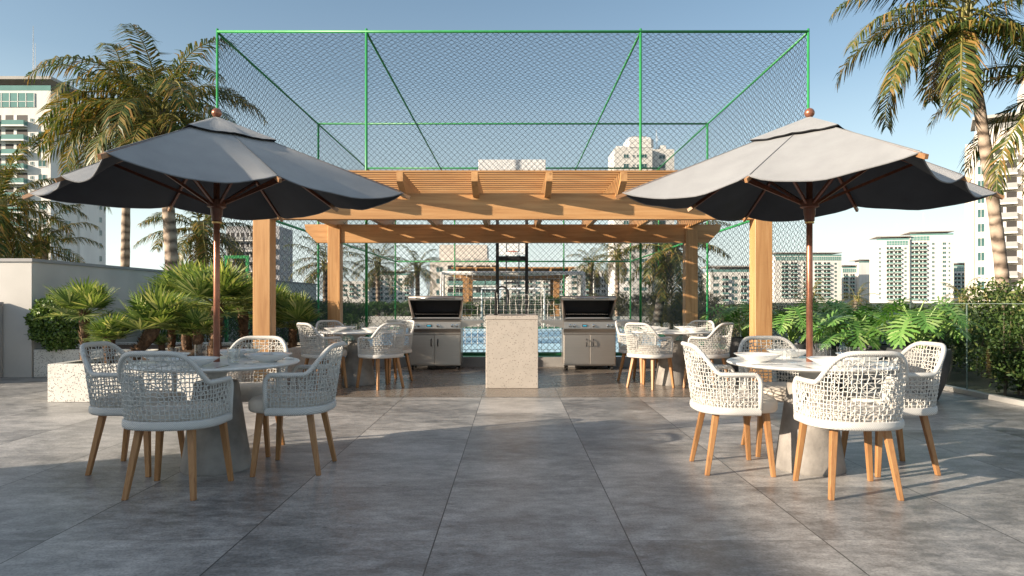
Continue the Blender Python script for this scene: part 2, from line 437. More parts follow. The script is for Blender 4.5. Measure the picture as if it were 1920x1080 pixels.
hm_ = wt.nodes.new('ShaderNodeMixRGB'); hm_.inputs[2].default_value = (5.7, 6.35, 6.25, 1)
wt.links.new(hz, hm_.inputs[0]); wt.links.new(tint.outputs[0], hm_.inputs[1])
# sky above the frame brightened as added fill for the shaded parts
fill_r = ramp(wt, wsx.outputs[2], [(0.46, (0, 0, 0)), (0.75, (.3, .3, .3))])
fill_m = wt.nodes.new('ShaderNodeMixRGB'); fill_m.inputs[2].default_value = (4.6, 4.8, 5.0, 1)
wt.links.new(fill_r, fill_m.inputs[0]); wt.links.new(hm_.outputs[0], fill_m.inputs[1])
wt.links.new(fill_m.outputs[0], bg.inputs[0]); bg.inputs[1].default_value = 0.082
sl = bpy.data.lights.new('sun', 'SUN'); sl.energy = 4.2; sl.angle = R(0.5); sl.color = (1.0, 0.845, 0.66)
so = bpy.data.objects.new('sun', sl); COL.objects.link(so)
so.rotation_euler = (-tosun).to_track_quat('-Z', 'Y').to_euler(); so.location = (-20, -8, 12)
cd = bpy.data.cameras.new('camera'); cam = bpy.data.objects.new('camera', cd); COL.objects.link(cam)
cam.location = (0, 0, H); cam.rotation_euler = (R(90), 0, 0)
cd.sensor_width = 36; cd.lens = 36 * F / 1920; cd.shift_x = -2 / 1920; cd.shift_y = 25 / 1920
cd.clip_start = 0.05; cd.clip_end = 4000
S.camera = cam
S.view_settings.view_transform = 'Standard'; S.view_settings.look = 'None'; S.view_settings.exposure = 1.3; S.view_settings.gamma = 1
S.render.resolution_x, S.render.resolution_y = 1024, 576
S.cycles.max_bounces = 8; S.cycles.transparent_max_bounces = 24; S.cycles.caustics_reflective = False; S.cycles.caustics_refractive = False
S.cycles.use_denoising = True

# ------------------------------------------------------------------ setting
ground_m = pmat('ground_soil_grass', (0.085, 0.09, 0.05), (0.05, 0.055, 0.03), 0.4, rough=0.95, bump=0.4)
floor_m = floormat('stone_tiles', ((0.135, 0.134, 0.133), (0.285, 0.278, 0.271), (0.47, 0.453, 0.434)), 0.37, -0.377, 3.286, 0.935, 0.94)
pfloor_m = floormat('polished_tiles', ((0.13, 0.108, 0.09), (0.195, 0.163, 0.136), (0.26, 0.218, 0.183)), 0.27, -0.377, 3.286, 0.935, 0.94)  # brown reflection of the timber is put into these tile tones
court_blue = pmat('court_blue', (0.50, 0.74, 0.86), (0.46, 0.69, 0.82), 1.2, rough=0.65)
court_green = pmat('court_green', (0.05, 0.26, 0.13), (0.04, 0.21, 0.10), 1.2, rough=0.65)


def struct(name, mb, m):
    o = mb.build(name, m); o['kind'] = 'structure'; return o


q = MB(); q.add([(-3000, -3000, -0.06), (3000, -3000, -0.06), (3000, 3000, -0.06), (-3000, 3000, -0.06)], [(0, 1, 2, 3)]); struct('ground', q, ground_m)
q = MB(); q.box(-16, 5.75, -10, 11.95, -0.05, 0.0); struct('terrace_floor', q, floor_m)
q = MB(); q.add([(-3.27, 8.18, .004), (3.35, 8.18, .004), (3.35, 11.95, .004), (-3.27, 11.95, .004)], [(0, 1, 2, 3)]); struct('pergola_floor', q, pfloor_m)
q = MB(); q.add([(-5.6, 12.15, -.004), (5.6, 12.15, -.004), (5.6, 31, -.004), (-5.6, 31, -.004)], [(0, 1, 2, 3)]); struct('court_surround', q, court_green)
# blue playing area with rounded green goal areas cut as sheets
q = MB(); q.add([(-4.6, 12.9, 0), (4.6, 12.9, 0), (4.6, 30.0, 0), (-4.6, 30.0, 0)], [(0, 1, 2, 3)]); struct('court_floor', q, court_blue)
q = MB()
for yc, sgn in ((12.9, 1), (30.0, -1)):
    n = 24
    pts = [(2.4 * math.cos(PI * i / n) , yc + sgn * 1.7 * math.sin(PI * i / n), .004) for i in range(n + 1)]
    q.add(pts, [tuple(range(n + 1)) if sgn > 0 else tuple(range(n + 1))[::-1]])
struct('court_goal_area', q, court_green)
q = MB()
def strip(q, x0, x1, y0, y1, z=.008): q.add([(x0, y0, z), (x1, y0, z), (x1, y1, z), (x0, y1, z)], [(0, 1, 2, 3)])
for x in (-4.6, 4.53): strip(q, x, x + .07, 12.9, 30)
for y in (12.9, 21.4, 29.93): strip(q, -4.52, 4.52, y, y + .07)
for yc, sgn in ((12.98, 1), (29.92, -1)):
    n = 24
    a = [(2.4 * math.cos(PI * i / n), yc + sgn * 1.7 * math.sin(PI * i / n), .008) for i in range(n + 1)]
    b = [(2.47 * math.cos(PI * i / n), yc + sgn * 1.77 * math.sin(PI * i / n), .008) for i in range(n + 1)]
    q.add(a + b, [(i, i + 1, n + 2 + i, n + 1 + i) if sgn < 0 else (i + 1, i, n + 1 + i, n + 2 + i) for i in range(n)])
struct('court_lines', q, white_pt)

# curb carrying the court fence
q = MB(); q.rbox(-3.3, 5.6, 11.95, 12.15, -0.04, 0.17, .008)
tag(q.build('curb_wall', curb_m), 'low grey concrete kerb wall carrying the green court fence behind the grills', 'low wall')

# left boundary walls
t = thing('boundary_wall', 'tall pale rendered wall with grey coping behind the fan palms on the left', 'wall', (-7.3, 10.35, 0))
q = MB(); q.box(-5.5, 0, 0, .2, -.05, 1.75); q.box(-.2, 0, .2, 15.0, -.05, 1.75); q.build('wall', plaster, t)
q = MB(); q.box(-5.53, .025, -.025, .225, 1.752, 1.80); q.box(-.225, .025, .2251, 15.03, 1.752, 1.80); q.build('coping', coping_m, t)
q = MB(); q.box(-14, -7.62, 25.55, 25.75, -.05, 1.72)
tag(q.build('garden_wall', plaster), 'far rendered wall running behind the hedge beyond the left side of the court', 'wall')
t = thing('low_wall', 'low grey wall at the left edge in front of the tall pale wall', 'low wall', (-7.72, 9.3, 0))
q = MB(); q.box(-.25, 0, 0, 1.02, -.05, 1.10); q.build('wall', pmat('grey_render', (0.34, 0.335, 0.33), (0.29, 0.285, 0.28), 2, rough=0.85), t)
q = MB(); q.box(-.27, .02, -.02, 1.02, 1.102, 1.14); q.build('coping', coping_m, t)

# ------------------------------------------------------------------ foliage helpers
def leaf_cloud(name, mat, pos, size, parent=None, seed=1, up=0.3, fat=0.45):
    """diamond leaves at pos (N,3)"""
    g = np.random.default_rng(seed)
    n = len(pos)
    d = g.normal(size=(n, 3)); d[:, 2] += up; d /= np.linalg.norm(d, axis=1)[:, None]
    e = g.normal(size=(n, 3)); e -= (e * d).sum(1)[:, None] * d; e /= np.linalg.norm(e, axis=1)[:, None]
    sz = size * g.uniform(0.6, 1.35, (n, 1))
    nn = np.cross(d, e)
    a = pos; c = pos + d * sz; m = pos + d * sz * 0.5 + nn * sz * 0.08
    b = m + e * sz * fat * 0.5; f = m - e * sz * fat * 0.5
    v = np.stack([a, b, c, f], 1).reshape(-1, 3)
    me = bpy.data.meshes.new(name)
    me.vertices.add(n * 4); me.vertices.foreach_set('co', v.astype(np.float32).ravel())
    me.loops.add(n * 4); me.loops.foreach_set('vertex_index', np.arange(n * 4, dtype=np.int32))
    me.polygons.add(n); me.polygons.foreach_set('loop_start', np.arange(0, n * 4, 4, dtype=np.int32))
    me.polygons.foreach_set('loop_total', np.full(n, 4, dtype=np.int32))
    me.update(calc_edges=True); me.validate()
    me.materials.append(mat)
    o = bpy.data.objects.new(name, me); COL.objects.link(o)
    if parent: o.parent = parent
    return o


hedge_leaf = leafmat('hedge_leaf', [(0.0, (0.035, 0.065, 0.018)), (0.5, (0.075, 0.125, 0.032)), (0.85, (0.13, 0.175, 0.05)), (1.0, (0.24, 0.22, 0.085))], trans=0.2)
bush_leaf = leafmat('bush_leaf', [(0.0, (0.04, 0.08, 0.02)), (0.6, (0.09, 0.16, 0.036)), (1.0, (0.17, 0.25, 0.06))], rough=0.35, trans=0.2)
court_leaf = leafmat('court_hedge_leaf', [(0.0, (0.03, 0.07, 0.018)), (0.6, (0.055, 0.13, 0.03)), (1.0, (0.11, 0.19, 0.05))], trans=0.2)
dry_leaf = leafmat('olive_hedge_leaf', [(0.0, (0.05, 0.06, 0.022)), (0.6, (0.09, 0.10, 0.035)), (1.0, (0.19, 0.16, 0.07))], trans=0.2)
stem_m = pmat('shrub_stem', (0.16, 0.12, 0.085), (0.10, 0.075, 0.05), 20, rough=0.9)


def lump(g, n, x0, x1, y0, y1, z0, zt, nb, rad):
    """points gathered in clumps inside a hedge volume with an uneven top"""
    cx = np.stack([g.uniform(x0, x1, nb), g.uniform(y0, y1, nb), z0 + (zt - z0) * g.beta(1.6, 1.0, nb)], 1)
    k = g.integers(0, nb, n)
    d = g.normal(size=(n, 3)); d /= np.linalg.norm(d, axis=1)[:, None]
    p = cx[k] + d * (rad * g.uniform(0.35, 1.1, (n, 1)) ** 0.6) * np.array([1, 1, 0.8])
    return p[p[:, 2] > z0 - 0.02]


def hedge(name, label, loc, dims, n, nb, rad, leaf, mat, seed, stems=0, zt=None):
    g = np.random.default_rng(seed)
    t = thing(name, label, 'hedge', loc)
    lx, ly, lz = dims
    p = lump(g, n, 0, lx, 0, ly, 0.0, lz, nb, rad)
    leaf_cloud('foliage', mat, p, leaf, t, seed)
    q = MB()
    for i in range(max(stems, 3)):
        x, y = g.uniform(0.1, lx - .1), g.uniform(0.1, ly - .1)
        h = lz * g.uniform(.7, 1.0)
        q.tube([(x, y, -.06), (x + g.normal() * .05, y + g.normal() * .05, h * .5), (x + g.normal() * .15, y + g.normal() * .15, h)], [.018, .013, .005], 5)
    q.build('stems', stem_m, t)
    return t


hedge('shrub_hedge', 'tall dark leafy hedge growing behind the glass railing on the right', (5.95, 4.8, 0), (1.0, 4.3, 1.27), 44000, 260, .24, .06, hedge_leaf, 3, 60)
hedge('court_hedge', 'bright green clipped hedge behind the far left corner of the court', (-7.0, 31.6, .44), (6.3, .7, .62), 22000, 260, .16, .07, court_leaf, 4, 20)
hedge('court_hedge', 'clipped green hedge behind the net of the far goal', (-.6, 31.6, .44), (4.2, .7, .9), 14000, 150, .17, .07, court_leaf, 14, 20)
hedge('court_hedge', 'olive hedge behind the far right corner of the court', (3.7, 31.6, .44), (6.0, .8, 1.0), 18000, 190, .2, .075, dry_leaf, 5, 20)
hedge('side_hedge', 'green hedge along the tall wall left of the court fence', (-7.0, 12.6, 0), (1.1, 17, 1.08), 42000, 360, .22, .06, court_leaf, 6, 30)
hedge('side_hedge', 'olive brown hedge outside the right side of the court fence', (5.75, 15.4, 0), (.9, 15, .95), 40000, 320, .22, .065, dry_leaf, 8, 40)
hedge('tall_shrubs', 'row of taller olive shrubs standing behind the pots and the glass railing', (6.3, 9.6, 0), (3.0, 5.0, .92), 26000, 150, .26, .07, hedge_leaf, 9, 20)
q = MB(); q.box(-7.0, 9.7, 31.4, 31.55, -.05, .46)
tag(q.build('court_end_wall', pmat('pale_wall', (0.62, 0.61, 0.60), (0.55, 0.54, 0.53), 2, rough=0.85)), 'low pale wall under the hedges at the far end of the court', 'low wall')

# round clipped bush
t = thing('round_bush', 'round clipped dark green bush in the corner planter against the tall wall', 'bush', (-6.92, 10.42, .42))
g = np.random.default_rng(11)
n = 9000
d = g.normal(size=(n, 3)); d /= np.linalg.norm(d, axis=1)[:, None]
bumpy = 1 + 0.07 * np.sin(d[:, 0:1] * 9 + 1) * np.sin(d[:, 1:2] * 8) + 0.06 * np.sin(d[:, 2:3] * 11)
p = d * np.array([.40, .36, .43]) * g.uniform(.80, 1.02, (n, 1)) * bumpy + np.array([0, 0, .40])
leaf_cloud('foliage', bush_leaf, p[p[:, 2] > 0], .05, t, 12, fat=.6)
q = MB(); q.tube([(0, 0, -.05), (.02, 0, .3), (0, .01, .6)], [.03, .025, .012], 7); q.build('stem', stem_m, t)

# ------------------------------------------------------------------ coconut palms
frond_m = leafmat('palm_frond', [(0.0, (0.03, 0.055, 0.015)), (0.4, (0.065, 0.098, 0.022)), (0.65, (0.135, 0.135, 0.032)), (0.85, (0.24, 0.17, 0.045)), (1.0, (0.33, 0.19, 0.065))], rough=0.42, trans=0.3)
rachis_m = pmat('palm_rachis', (0.26, 0.25, 0.07), (0.19, 0.17, 0.05), 8, rough=0.5)
dry_m = leafmat('dry_frond', [(0.0, (0.14, 0.09, 0.045)), (1.0, (0.30, 0.21, 0.11))], rough=0.8, trans=0.2)


def ringed_bark():
    m, t, b, out = nt('palm_bark')
    b.inputs['Roughness'].default_value = 0.9
    tc = N(t, 'ShaderNodeTexCoord')
    mp = N(t, 'ShaderNodeMapping'); mp.inputs['Scale'].default_value = (1, 1, 1); t.links.new(tc.outputs['Object'], mp.inputs[0])
    wv = N(t, 'ShaderNodeTexWave'); wv.bands_direction = 'Z'; wv.inputs['Scale'].default_value = 1.35; wv.inputs['Distortion'].default_value = 4; wv.inputs['Detail'].default_value = 3; wv.inputs['Detail Scale'].default_value = 2
    t.links.new(mp.outputs[0], wv.inputs['Vector'])
    nz = N(t, 'ShaderNodeTexNoise'); nz.inputs['Scale'].default_value = 7; nz.inputs['Detail'].default_value = 8; t.links.new(mp.outputs[0], nz.inputs['Vector'])
    f = M2(t, 'ADD', M2(t, 'MULTIPLY', wv.outputs[1], .55), M2(t, 'MULTIPLY', nz.outputs[0], .5))
    t.links.new(ramp(t, f, [(0.2, (0.07, 0.05, 0.038)), (0.4, (0.25, 0.19, 0.145)), (0.85, (0.42, 0.34, 0.27))]), b.inputs['Base Color'])
    bp = N(t, 'ShaderNodeBump'); bp.inputs['Strength'].default_value = 0.7; bp.inputs['Distance'].default_value = 0.03
    t.links.new(f, bp.inputs['Height']); t.links.new(bp.outputs[0], b.inputs['Normal'])
    return m


bark_m = ringed_bark()


def frond(q, base, az, el, length, droop, rg, nl=46, ll=0.55, m=0, mr=1, twist=0.0):
    """arching rachis with two rows of hanging leaflets"""
    n = 14
    pts, p, e = [], Vector(base), el
    step = length / n
    for i in range(n + 1):
        pts.append(p.copy())
        dv = Vector((math.cos(az) * math.cos(e), math.sin(az) * math.cos(e), math.sin(e)))
        p = p + dv * step
        e -= droop / n * (0.5 + 1.1 * i / n)
    rr = [max(.004, .028 * (1 - i / n) ** .8 * length / 2.6) for i in range(n + 1)]
    q.tube(pts, rr, 4, mr, cap=False)
    for sd in (-1, 1):
        for k in range(nl):
            u = (0.10 + 0.90 * (k + rg.random() * .6) / nl)
            if u > 0.995: u = .995
            f = u * n; i = int(f); i = min(i, n - 1); fr = f - i
            o = pts[i].lerp(pts[i + 1], fr)
            tn = (pts[i + 1] - pts[i]).normalized()
            side = tn.cross(Vector((0, 0, 1)))
            if side.length < 1e-3: side = Vector((-math.sin(az), math.cos(az), 0))
            side.normalize(); up = side.cross(tn)
            L = ll * (math.sin(PI * (0.12 + 0.82 * u)) ** 0.6) * rg.uniform(.82, 1.1)
            dr = (side * sd * rg.uniform(.72, .95) + tn * rg.uniform(.5, .8) + up * rg.uniform(-.15, .3)).normalized()
            wd = .0125 * rg.uniform(.8, 1.3) * length / 2.4 + .004
            wv = (tn - dr * tn.dot(dr)).normalized() * wd
            hang = rg.uniform(.5, .95)
            a = o; b = o + dr * L * .45 + Vector((0, 0, -hang * L * .10)); c = b + (dr * (1 - hang * .5) + Vector((0, 0, -hang))).normalized() * L * .55
            q.add([a - wv * .5, a + wv * .5, b + wv, b - wv, c + wv * .12, c - wv * .12], [(0, 1, 2, 3), (3, 2, 4, 5)], m)


def coco_palm(label, base, top, r0, r1, nf, L, seed, ll=.55, nl=58, bend=0.3, dead=3, elmin=-25, group=None, specs=(), name='coconut_palm', cat='palm tree', drp=(1.0, 1.7), eltop=80):
    rg = random.Random(seed)
    t = thing(name, label, cat, base, 0, group)
    tp = Vector(top) - Vector(base)
    q = MB(); pts, rr = [], []
    K = 26
    for i in range(K + 1):
        u = i / K
        p = Vector((tp.x * (u ** (1 + bend)), tp.y * (u ** (1 + bend)), tp.z * u))
        pts.append(p); rr.append((r0 * (1 - u) + r1 * u) * (1 + .04 * math.sin(i * 2.1)) * (1.25 if i == 0 else 1))
    q.tube(pts, rr, 14); q.build('trunk', bark_m, t, smooth='all')
    c = MB()
    for k in range(nf):
        az = 2 * PI * (k * 0.381966) + rg.uniform(-.25, .25)
        lay = k / max(1, nf - 1)
        el = R(eltop - (eltop - elmin) * lay ** 0.8) + rg.uniform(-.12, .12)
        frond(c, tp + Vector((math.cos(az) * r1 * .7, math.sin(az) * r1 * .7, .05 - .3 * lay)), az, el, L * rg.uniform(.85, 1.12), rg.uniform(*drp), rg, nl, ll)
    for az, el, ln, dr in specs:
        frond(c, tp + Vector((math.cos(R(az)) * r1, math.sin(R(az)) * r1, 0)), R(az), R(el), ln, dr, rg, nl + 6, ll)
    for k in range(dead):
        az = rg.uniform(0, 2 * PI)
        frond(c, tp + Vector((math.cos(az) * r1, math.sin(az) * r1, -.35)), az, R(-50), L * .55, .9, rg, 26, ll * .7, 2, 1)
    for k in range(9):   # leaf bases and husks
        az = rg.uniform(0, 2 * PI)
        c.tube([tp + Vector((math.cos(az) * r1 * .8, math.sin(az) * r1 * .8, -.45)), tp + Vector((math.cos(az) * r1 * 1.6, math.sin(az) * r1 * 1.6, .1))], [.05, .03], 5, 1)
    c.build('crown', [frond_m, rachis_m, dry_m], t, fix=False)
    return t


def D3(px, py, D): return (PX(px, D), D, PZ(py, D))


coco_palm('big coconut palm left of the green fence, its full crown over the left umbrella', (PX(330, 15.5), 15.5, -.06), D3(302, 205, 15.5), .16, .11, 27, 2.35, 21, ll=.68, drp=(1.3, 2.1), eltop=74, specs=((178, 30, 3.0, 1.7), (185, 5, 2.9, 1.2), (195, -8, 2.6, 1.0)))
coco_palm('coconut palm with slimmer trunk standing behind the big palm, its crown highest on the left', (PX(233, 18), 18, -.06), D3(240, 185, 18), .12, .09, 22, 2.45, 22, ll=.68, drp=(1.4, 2.1), eltop=70)
coco_palm('shorter coconut palm with yellowing hanging fronds seen under the left umbrella', (PX(385, 20), 20, -.06), D3(378, 425, 20), .17, .14, 22, 1.9, 23, ll=.5, elmin=-45)
coco_palm('tall coconut palm with leaning ringed trunk at the right edge of the terrace', (PX(1893, 12.2), 12.2, -.06), D3(1806, 18, 12.2), .115, .085, 15, 2.2, 24, ll=.6, drp=(1.1, 1.9), elmin=-12, bend=.35, dead=5, specs=((185, 8, 2.3, 1.3), (200, -25, 2.4, .9), (235, -50, 2.4, .5), (170, 35, 2.3, 1.5), (300, -35, 2.3, .8)))
coco_palm('coconut palm just outside the right edge, its fronds reaching in front of the tower', (PX(2060, 11.5), 11.5, -.06), D3(2010, 130, 11.5), .15, .11, 20, 2.3, 25, ll=.58, elmin=-40)
coco_palm('small coconut palm rising over the tall wall below the white tower', (PX(80, 16), 16, -.06), D3(78, 450, 16), .12, .1, 17, 1.35, 26, ll=.36, nl=36, elmin=-20)
coco_palm('bushy coconut palm at the left edge in front of the white tower', (PX(-10, 15), 15, -.06), D3(-6, 385, 15), .14, .11, 24, 1.75, 27, ll=.45, elmin=-50)
coco_palm('dark palm behind the left rear pergola post', (PX(610, 27), 27, -.06), D3(612, 492, 27), .13, .1, 22, 1.75, 28, ll=.42, nl=36, elmin=-40)
coco_palm('slender dark palm with drooping fronds behind the left front fence post', (PX(709, 36), 36, -.06), D3(708, 492, 36), .13, .1, 18, 1.85, 29, ll=.42, nl=34, elmin=-35)
coco_palm('dark palm above the open lid of the left grill', (PX(783, 37), 37, -.06), D3(783, 500, 37), .14, .11, 19, 1.6, 30, ll=.42, nl=34, elmin=-30)
coco_palm('dark palm just left of the right grill lid, seen past the black posts', (PX(1108, 37), 37, -.06), D3(1108, 493, 37), .13, .1, 18, 1.6, 31, ll=.42, nl=34, elmin=-40)
coco_palm('palm with thin pale trunk above the right grill', (PX(1157, 35), 35, -.06), D3(1158, 470, 35), .12, .1, 18, 1.7, 32, ll=.42, nl=34, elmin=-45)
coco_palm('golden coconut palm with long hanging fronds behind the right rear pergola post', (PX(1228, 24), 24, -.06), D3(1262, 462, 24), .16, .13, 24, 2.1, 33, ll=.5, elmin=-50)
coco_palm('tiny palm top over the plants right of the right umbrella pole', (PX(1520, 60), 60, -.06), D3(1522, 548, 60), .2, .2, 14, 1.8, 34, ll=.5, nl=26)
coco_palm('tiny yellowish palm top in front of the low white block', (PX(1603, 60), 60, -.06), D3(1606, 556, 60), .2, .2, 14, 1.7, 35, ll=.5, nl=26)
coco_palm('small palm head poking above the hedge below the distant twin towers', (PX(1806, 40), 40, -.06), D3(1806, 556, 40), .18, .16, 16, 1.4, 36, ll=.4, nl=28)
# palm and wall added out of view on the sun side to cast shade
coco_palm('added palm with a flat spreading crown, outside the view, that shades the left umbrella', (-26.4, -5.6, -.06), (-26.0, -5.3, 10.15), .16, .11, 11, 2.2, 41, ll=.5, nl=34, elmin=2, dead=0, drp=(.3, .6), eltop=24)
q = MB(); q.box(-9.1, -8.9, -9.0, 2.35, -.05, 3.35)
tag(q.build('shade_wall', plaster), 'added wall on the sun side, outside the view, that shades the terrace foreground', 'wall')

# ------------------------------------------------------------------ planters and fan palms
def planter(name, label, x0, x1, y0, y1, h):
    t = thing(name, label, 'planter', ((x0 + x1) / 2, (y0 + y1) / 2, 0))
    a, b = (x1 - x0) / 2, (y1 - y0) / 2
    q = MB(); w_ = .10
    q.rbox(-a, a, -b, -b + w_, 0, h, .006); q.rbox(-a, a, b - w_, b, 0, h, .006)
    q.rbox(-a, -a + w_, -b + w_, b - w_, 0, h, .006); q.rbox(a - w_, a, -b + w_, b - w_, 0, h, .006)
    q.build('planter_box', planter_m, t)
    q = MB(); K = 26
    vs, fs = [], []
    rg = random.Random(int(x0 * 10))
    for j in range(K + 1):
        for i in range(K + 1):
            vs.append((-a + w_ + (2 * a - 2 * w_) * i / K, -b + w_ + (2 * b - 2 * w_) * j / K, h - .05 + rg.uniform(-.012, .02)))
    for j in range(K):
        for i in range(K): fs.append((j * (K + 1) + i, j * (K + 1) + i + 1, (j + 1) * (K + 1) + i + 1, (j + 1) * (K + 1) + i))
    q.add(vs, fs); q.build('soil', soil_m, t, smooth='all')
    return t


planter('terrazzo_planter', 'wide white terrazzo planter full of fan palms left of the pergola', -5.3, -3.32, 7.77, 11.9, .435)
planter('terrazzo_planter', 'white terrazzo corner planter holding the round bush under the tall wall', -7.28, -5.32, 10.36, 12.2, .42)

fan_m = leafmat('fan_leaf', [(0.0, (0.05, 0.10, 0.03)), (0.4, (0.125, 0.20, 0.055)), (0.75, (0.26, 0.335, 0.105)), (1.0, (0.50, 0.50, 0.25))], rough=0.42, trans=0.35)
fan_bark = pmat('shaggy_bark', (0.22, 0.13, 0.075), (0.06, 0.035, 0.022), 25, rough=0.95, bump=0.8)
petiole_m = pmat('petiole', (0.20, 0.24, 0.06), (0.14, 0.18, 0.05), 9, rough=0.5)


def fan_leaf(q, base, az, el, plen, rad, rg, m=0, mp=1):
    dv = Vector((math.cos(az) * math.cos(el), math.sin(az) * math.cos(el), math.sin(el)))
    b = Vector(base)
    e = b + dv * plen + Vector((0, 0, -.06 * plen))
    q.tube([b, b.lerp(e, .5) + Vector((0, 0, .03 * plen)), e], [.008, .006, .005], 4, mp, cap=False)
    side = dv.cross(Vector((0, 0, 1)))
    if side.length < 1e-3: side = Vector((1, 0, 0))
    side.normalize(); up = side.cross(dv).normalized()
    tilt = rg.uniform(-.5, .35)
    d2 = (dv * math.cos(tilt) + up * math.sin(tilt)).normalized(); u2 = side.cross(d2).normalized()
    ns = 25
    spread = R(rg.uniform(105, 128))
    for i in range(ns):
        a = -spread + 2 * spread * (i + .5) / ns
        ln = rad * (0.78 + .22 * math.cos(a * .8)) * rg.uniform(.9, 1.08)
        d = (d2 * math.cos(a) + side * math.sin(a)).normalized()
        cup = u2 * (.20 + .1 * abs(math.sin(a))) * rg.uniform(.7, 1.3)
        w_ = (d.cross(u2)).normalized()
        m1 = e + (d + cup * .45).normalized() * ln * .5
        m2 = e + (d + cup * .6).normalized() * ln * .78 + Vector((0, 0, -.02 * rad))
        tip = e + (d + cup * .5).normalized() * ln + Vector((0, 0, -.10 * rad * rg.random()))
        wm = ln * .5 * math.tan(spread / ns) * 0.98
        fold = u2 * wm * .35
        q.add([e, m1 - w_ * wm + fold * .5, m1 + w_ * wm + fold * .5, m2 - w_ * wm * .62, m2 + w_ * wm * .62, tip], [(0, 2, 1), (1, 2, 4, 3), (3, 4, 5)], m)


def fan_palm(label, base, top, r, nleaf, plen, rad, seed, group='fan palms in the left planters'):
    rg = random.Random(seed)
    t = thing('fan_palm', label, 'fan palm', base, 0, group)
    tp = Vector(top) - Vector(base)
    q = MB(); K = 10
    pts = [Vector((tp.x * (i / K) ** .8, tp.y * (i / K), tp.z * (i / K))) for i in range(K + 1)]
    q.tube(pts, [r * (.85 + .15 * math.sin(i)) for i in range(K + 1)], 10)
    for i in range(int(60 + tp.length * 260)):   # fibrous leaf-base scales
        u = rg.random(); a = rg.uniform(0, 2 * PI)
        c = pts[min(K - 1, int(u * K))].lerp(pts[min(K, int(u * K) + 1)], u * K % 1)
        o = Vector((math.cos(a), math.sin(a), 0))
        s_ = Vector((-math.sin(a), math.cos(a), 0)) * .016
        p0 = c + o * r * .8
        q.add([p0 - s_, p0 + s_, p0 + o * r * .55 + Vector((0, 0, .05))], [(0, 1, 2)])
    q.build('trunk', fan_bark, t, fix=False)
    c = MB()
    for k in range(nleaf):
        az = k * 2.39996 + rg.uniform(-.3, .3)
        el = R(82 - 92 * (k / nleaf) ** .9) + rg.uniform(-.12, .12)
        fan_leaf(c, tp + Vector((math.cos(az) * r * .5, math.sin(az) * r * .5, -.02)), az, el, plen * rg.uniform(.7, 1.1), rad * rg.uniform(.85, 1.1), rg)
    c.build('crown', [fan_m, petiole_m], t, fix=False)
    return t


def fp(label, pxb, pxt, pyt, D, r, nl, pl, rad, seed, zb=.38, dt=0.0):
    fan_palm(label, (PX(pxb, D), D, zb), (PX(pxt, D), D + dt, PZ(pyt, D)), r, nl, pl, rad, seed)


fp('fan palm with upright slim trunk right of the round bush', 160, 158, 585, 8.35, .055, 26, .22, .31, 51)
fp('low trunkless fan palm at the left front of the wide planter', 206, 205, 632, 8.05, .06, 18, .12, .27, 52)
fp('fan palm with thick trunk leaning to the right behind the left umbrella table', 232, 292, 612, 8.3, .085, 26, .26, .36, 53, .36)
fp('largest fan palm right behind the left umbrella pole', 402, 408, 570, 9.3, .085, 32, .34, .42, 54)
fp('tall fan palm against the wall left of the largest one', 352, 345, 565, 10.6, .08, 26, .32, .44, 55)
fp('small fan palm with short shaggy trunk in front of the largest one', 372, 371, 622, 8.35, .06, 18, .15, .25, 56)
fp('fan palm half hidden by the left front pergola post', 462, 455, 580, 10.3, .08, 26, .30, .42, 57)
fp('dark fan palm between the two left pergola posts', 548, 550, 610, 11.2, .07, 22, .28, .38, 58)
fp('fan palm with two thin stems beside the leaning one', 322, 322, 615, 9.6, .05, 20, .24, .36, 59)
fp('very small fan palm sprout beside the leaning trunk', 304, 303, 643, 8.4, .035, 9, .06, .10, 60)
fp('fan palm at the back of the wide planter beside the fence', 508, 505, 588, 11.5, .07, 24, .28, .40, 61)

# ------------------------------------------------------------------ philodendrons in pots
phil_m = leafmat('philodendron_leaf', [(0.0, (0.07, 0.18, 0.04)), (0.5, (0.15, 0.32, 0.07)), (1.0, (0.34, 0.46, 0.18))], rough=0.33, trans=0.28, tc=(1.1, 1.3, .5))
phil_st = pmat('philodendron_stalk', (0.22, 0.34, 0.08), (0.16, 0.26, 0.06), 8, rough=0.4)


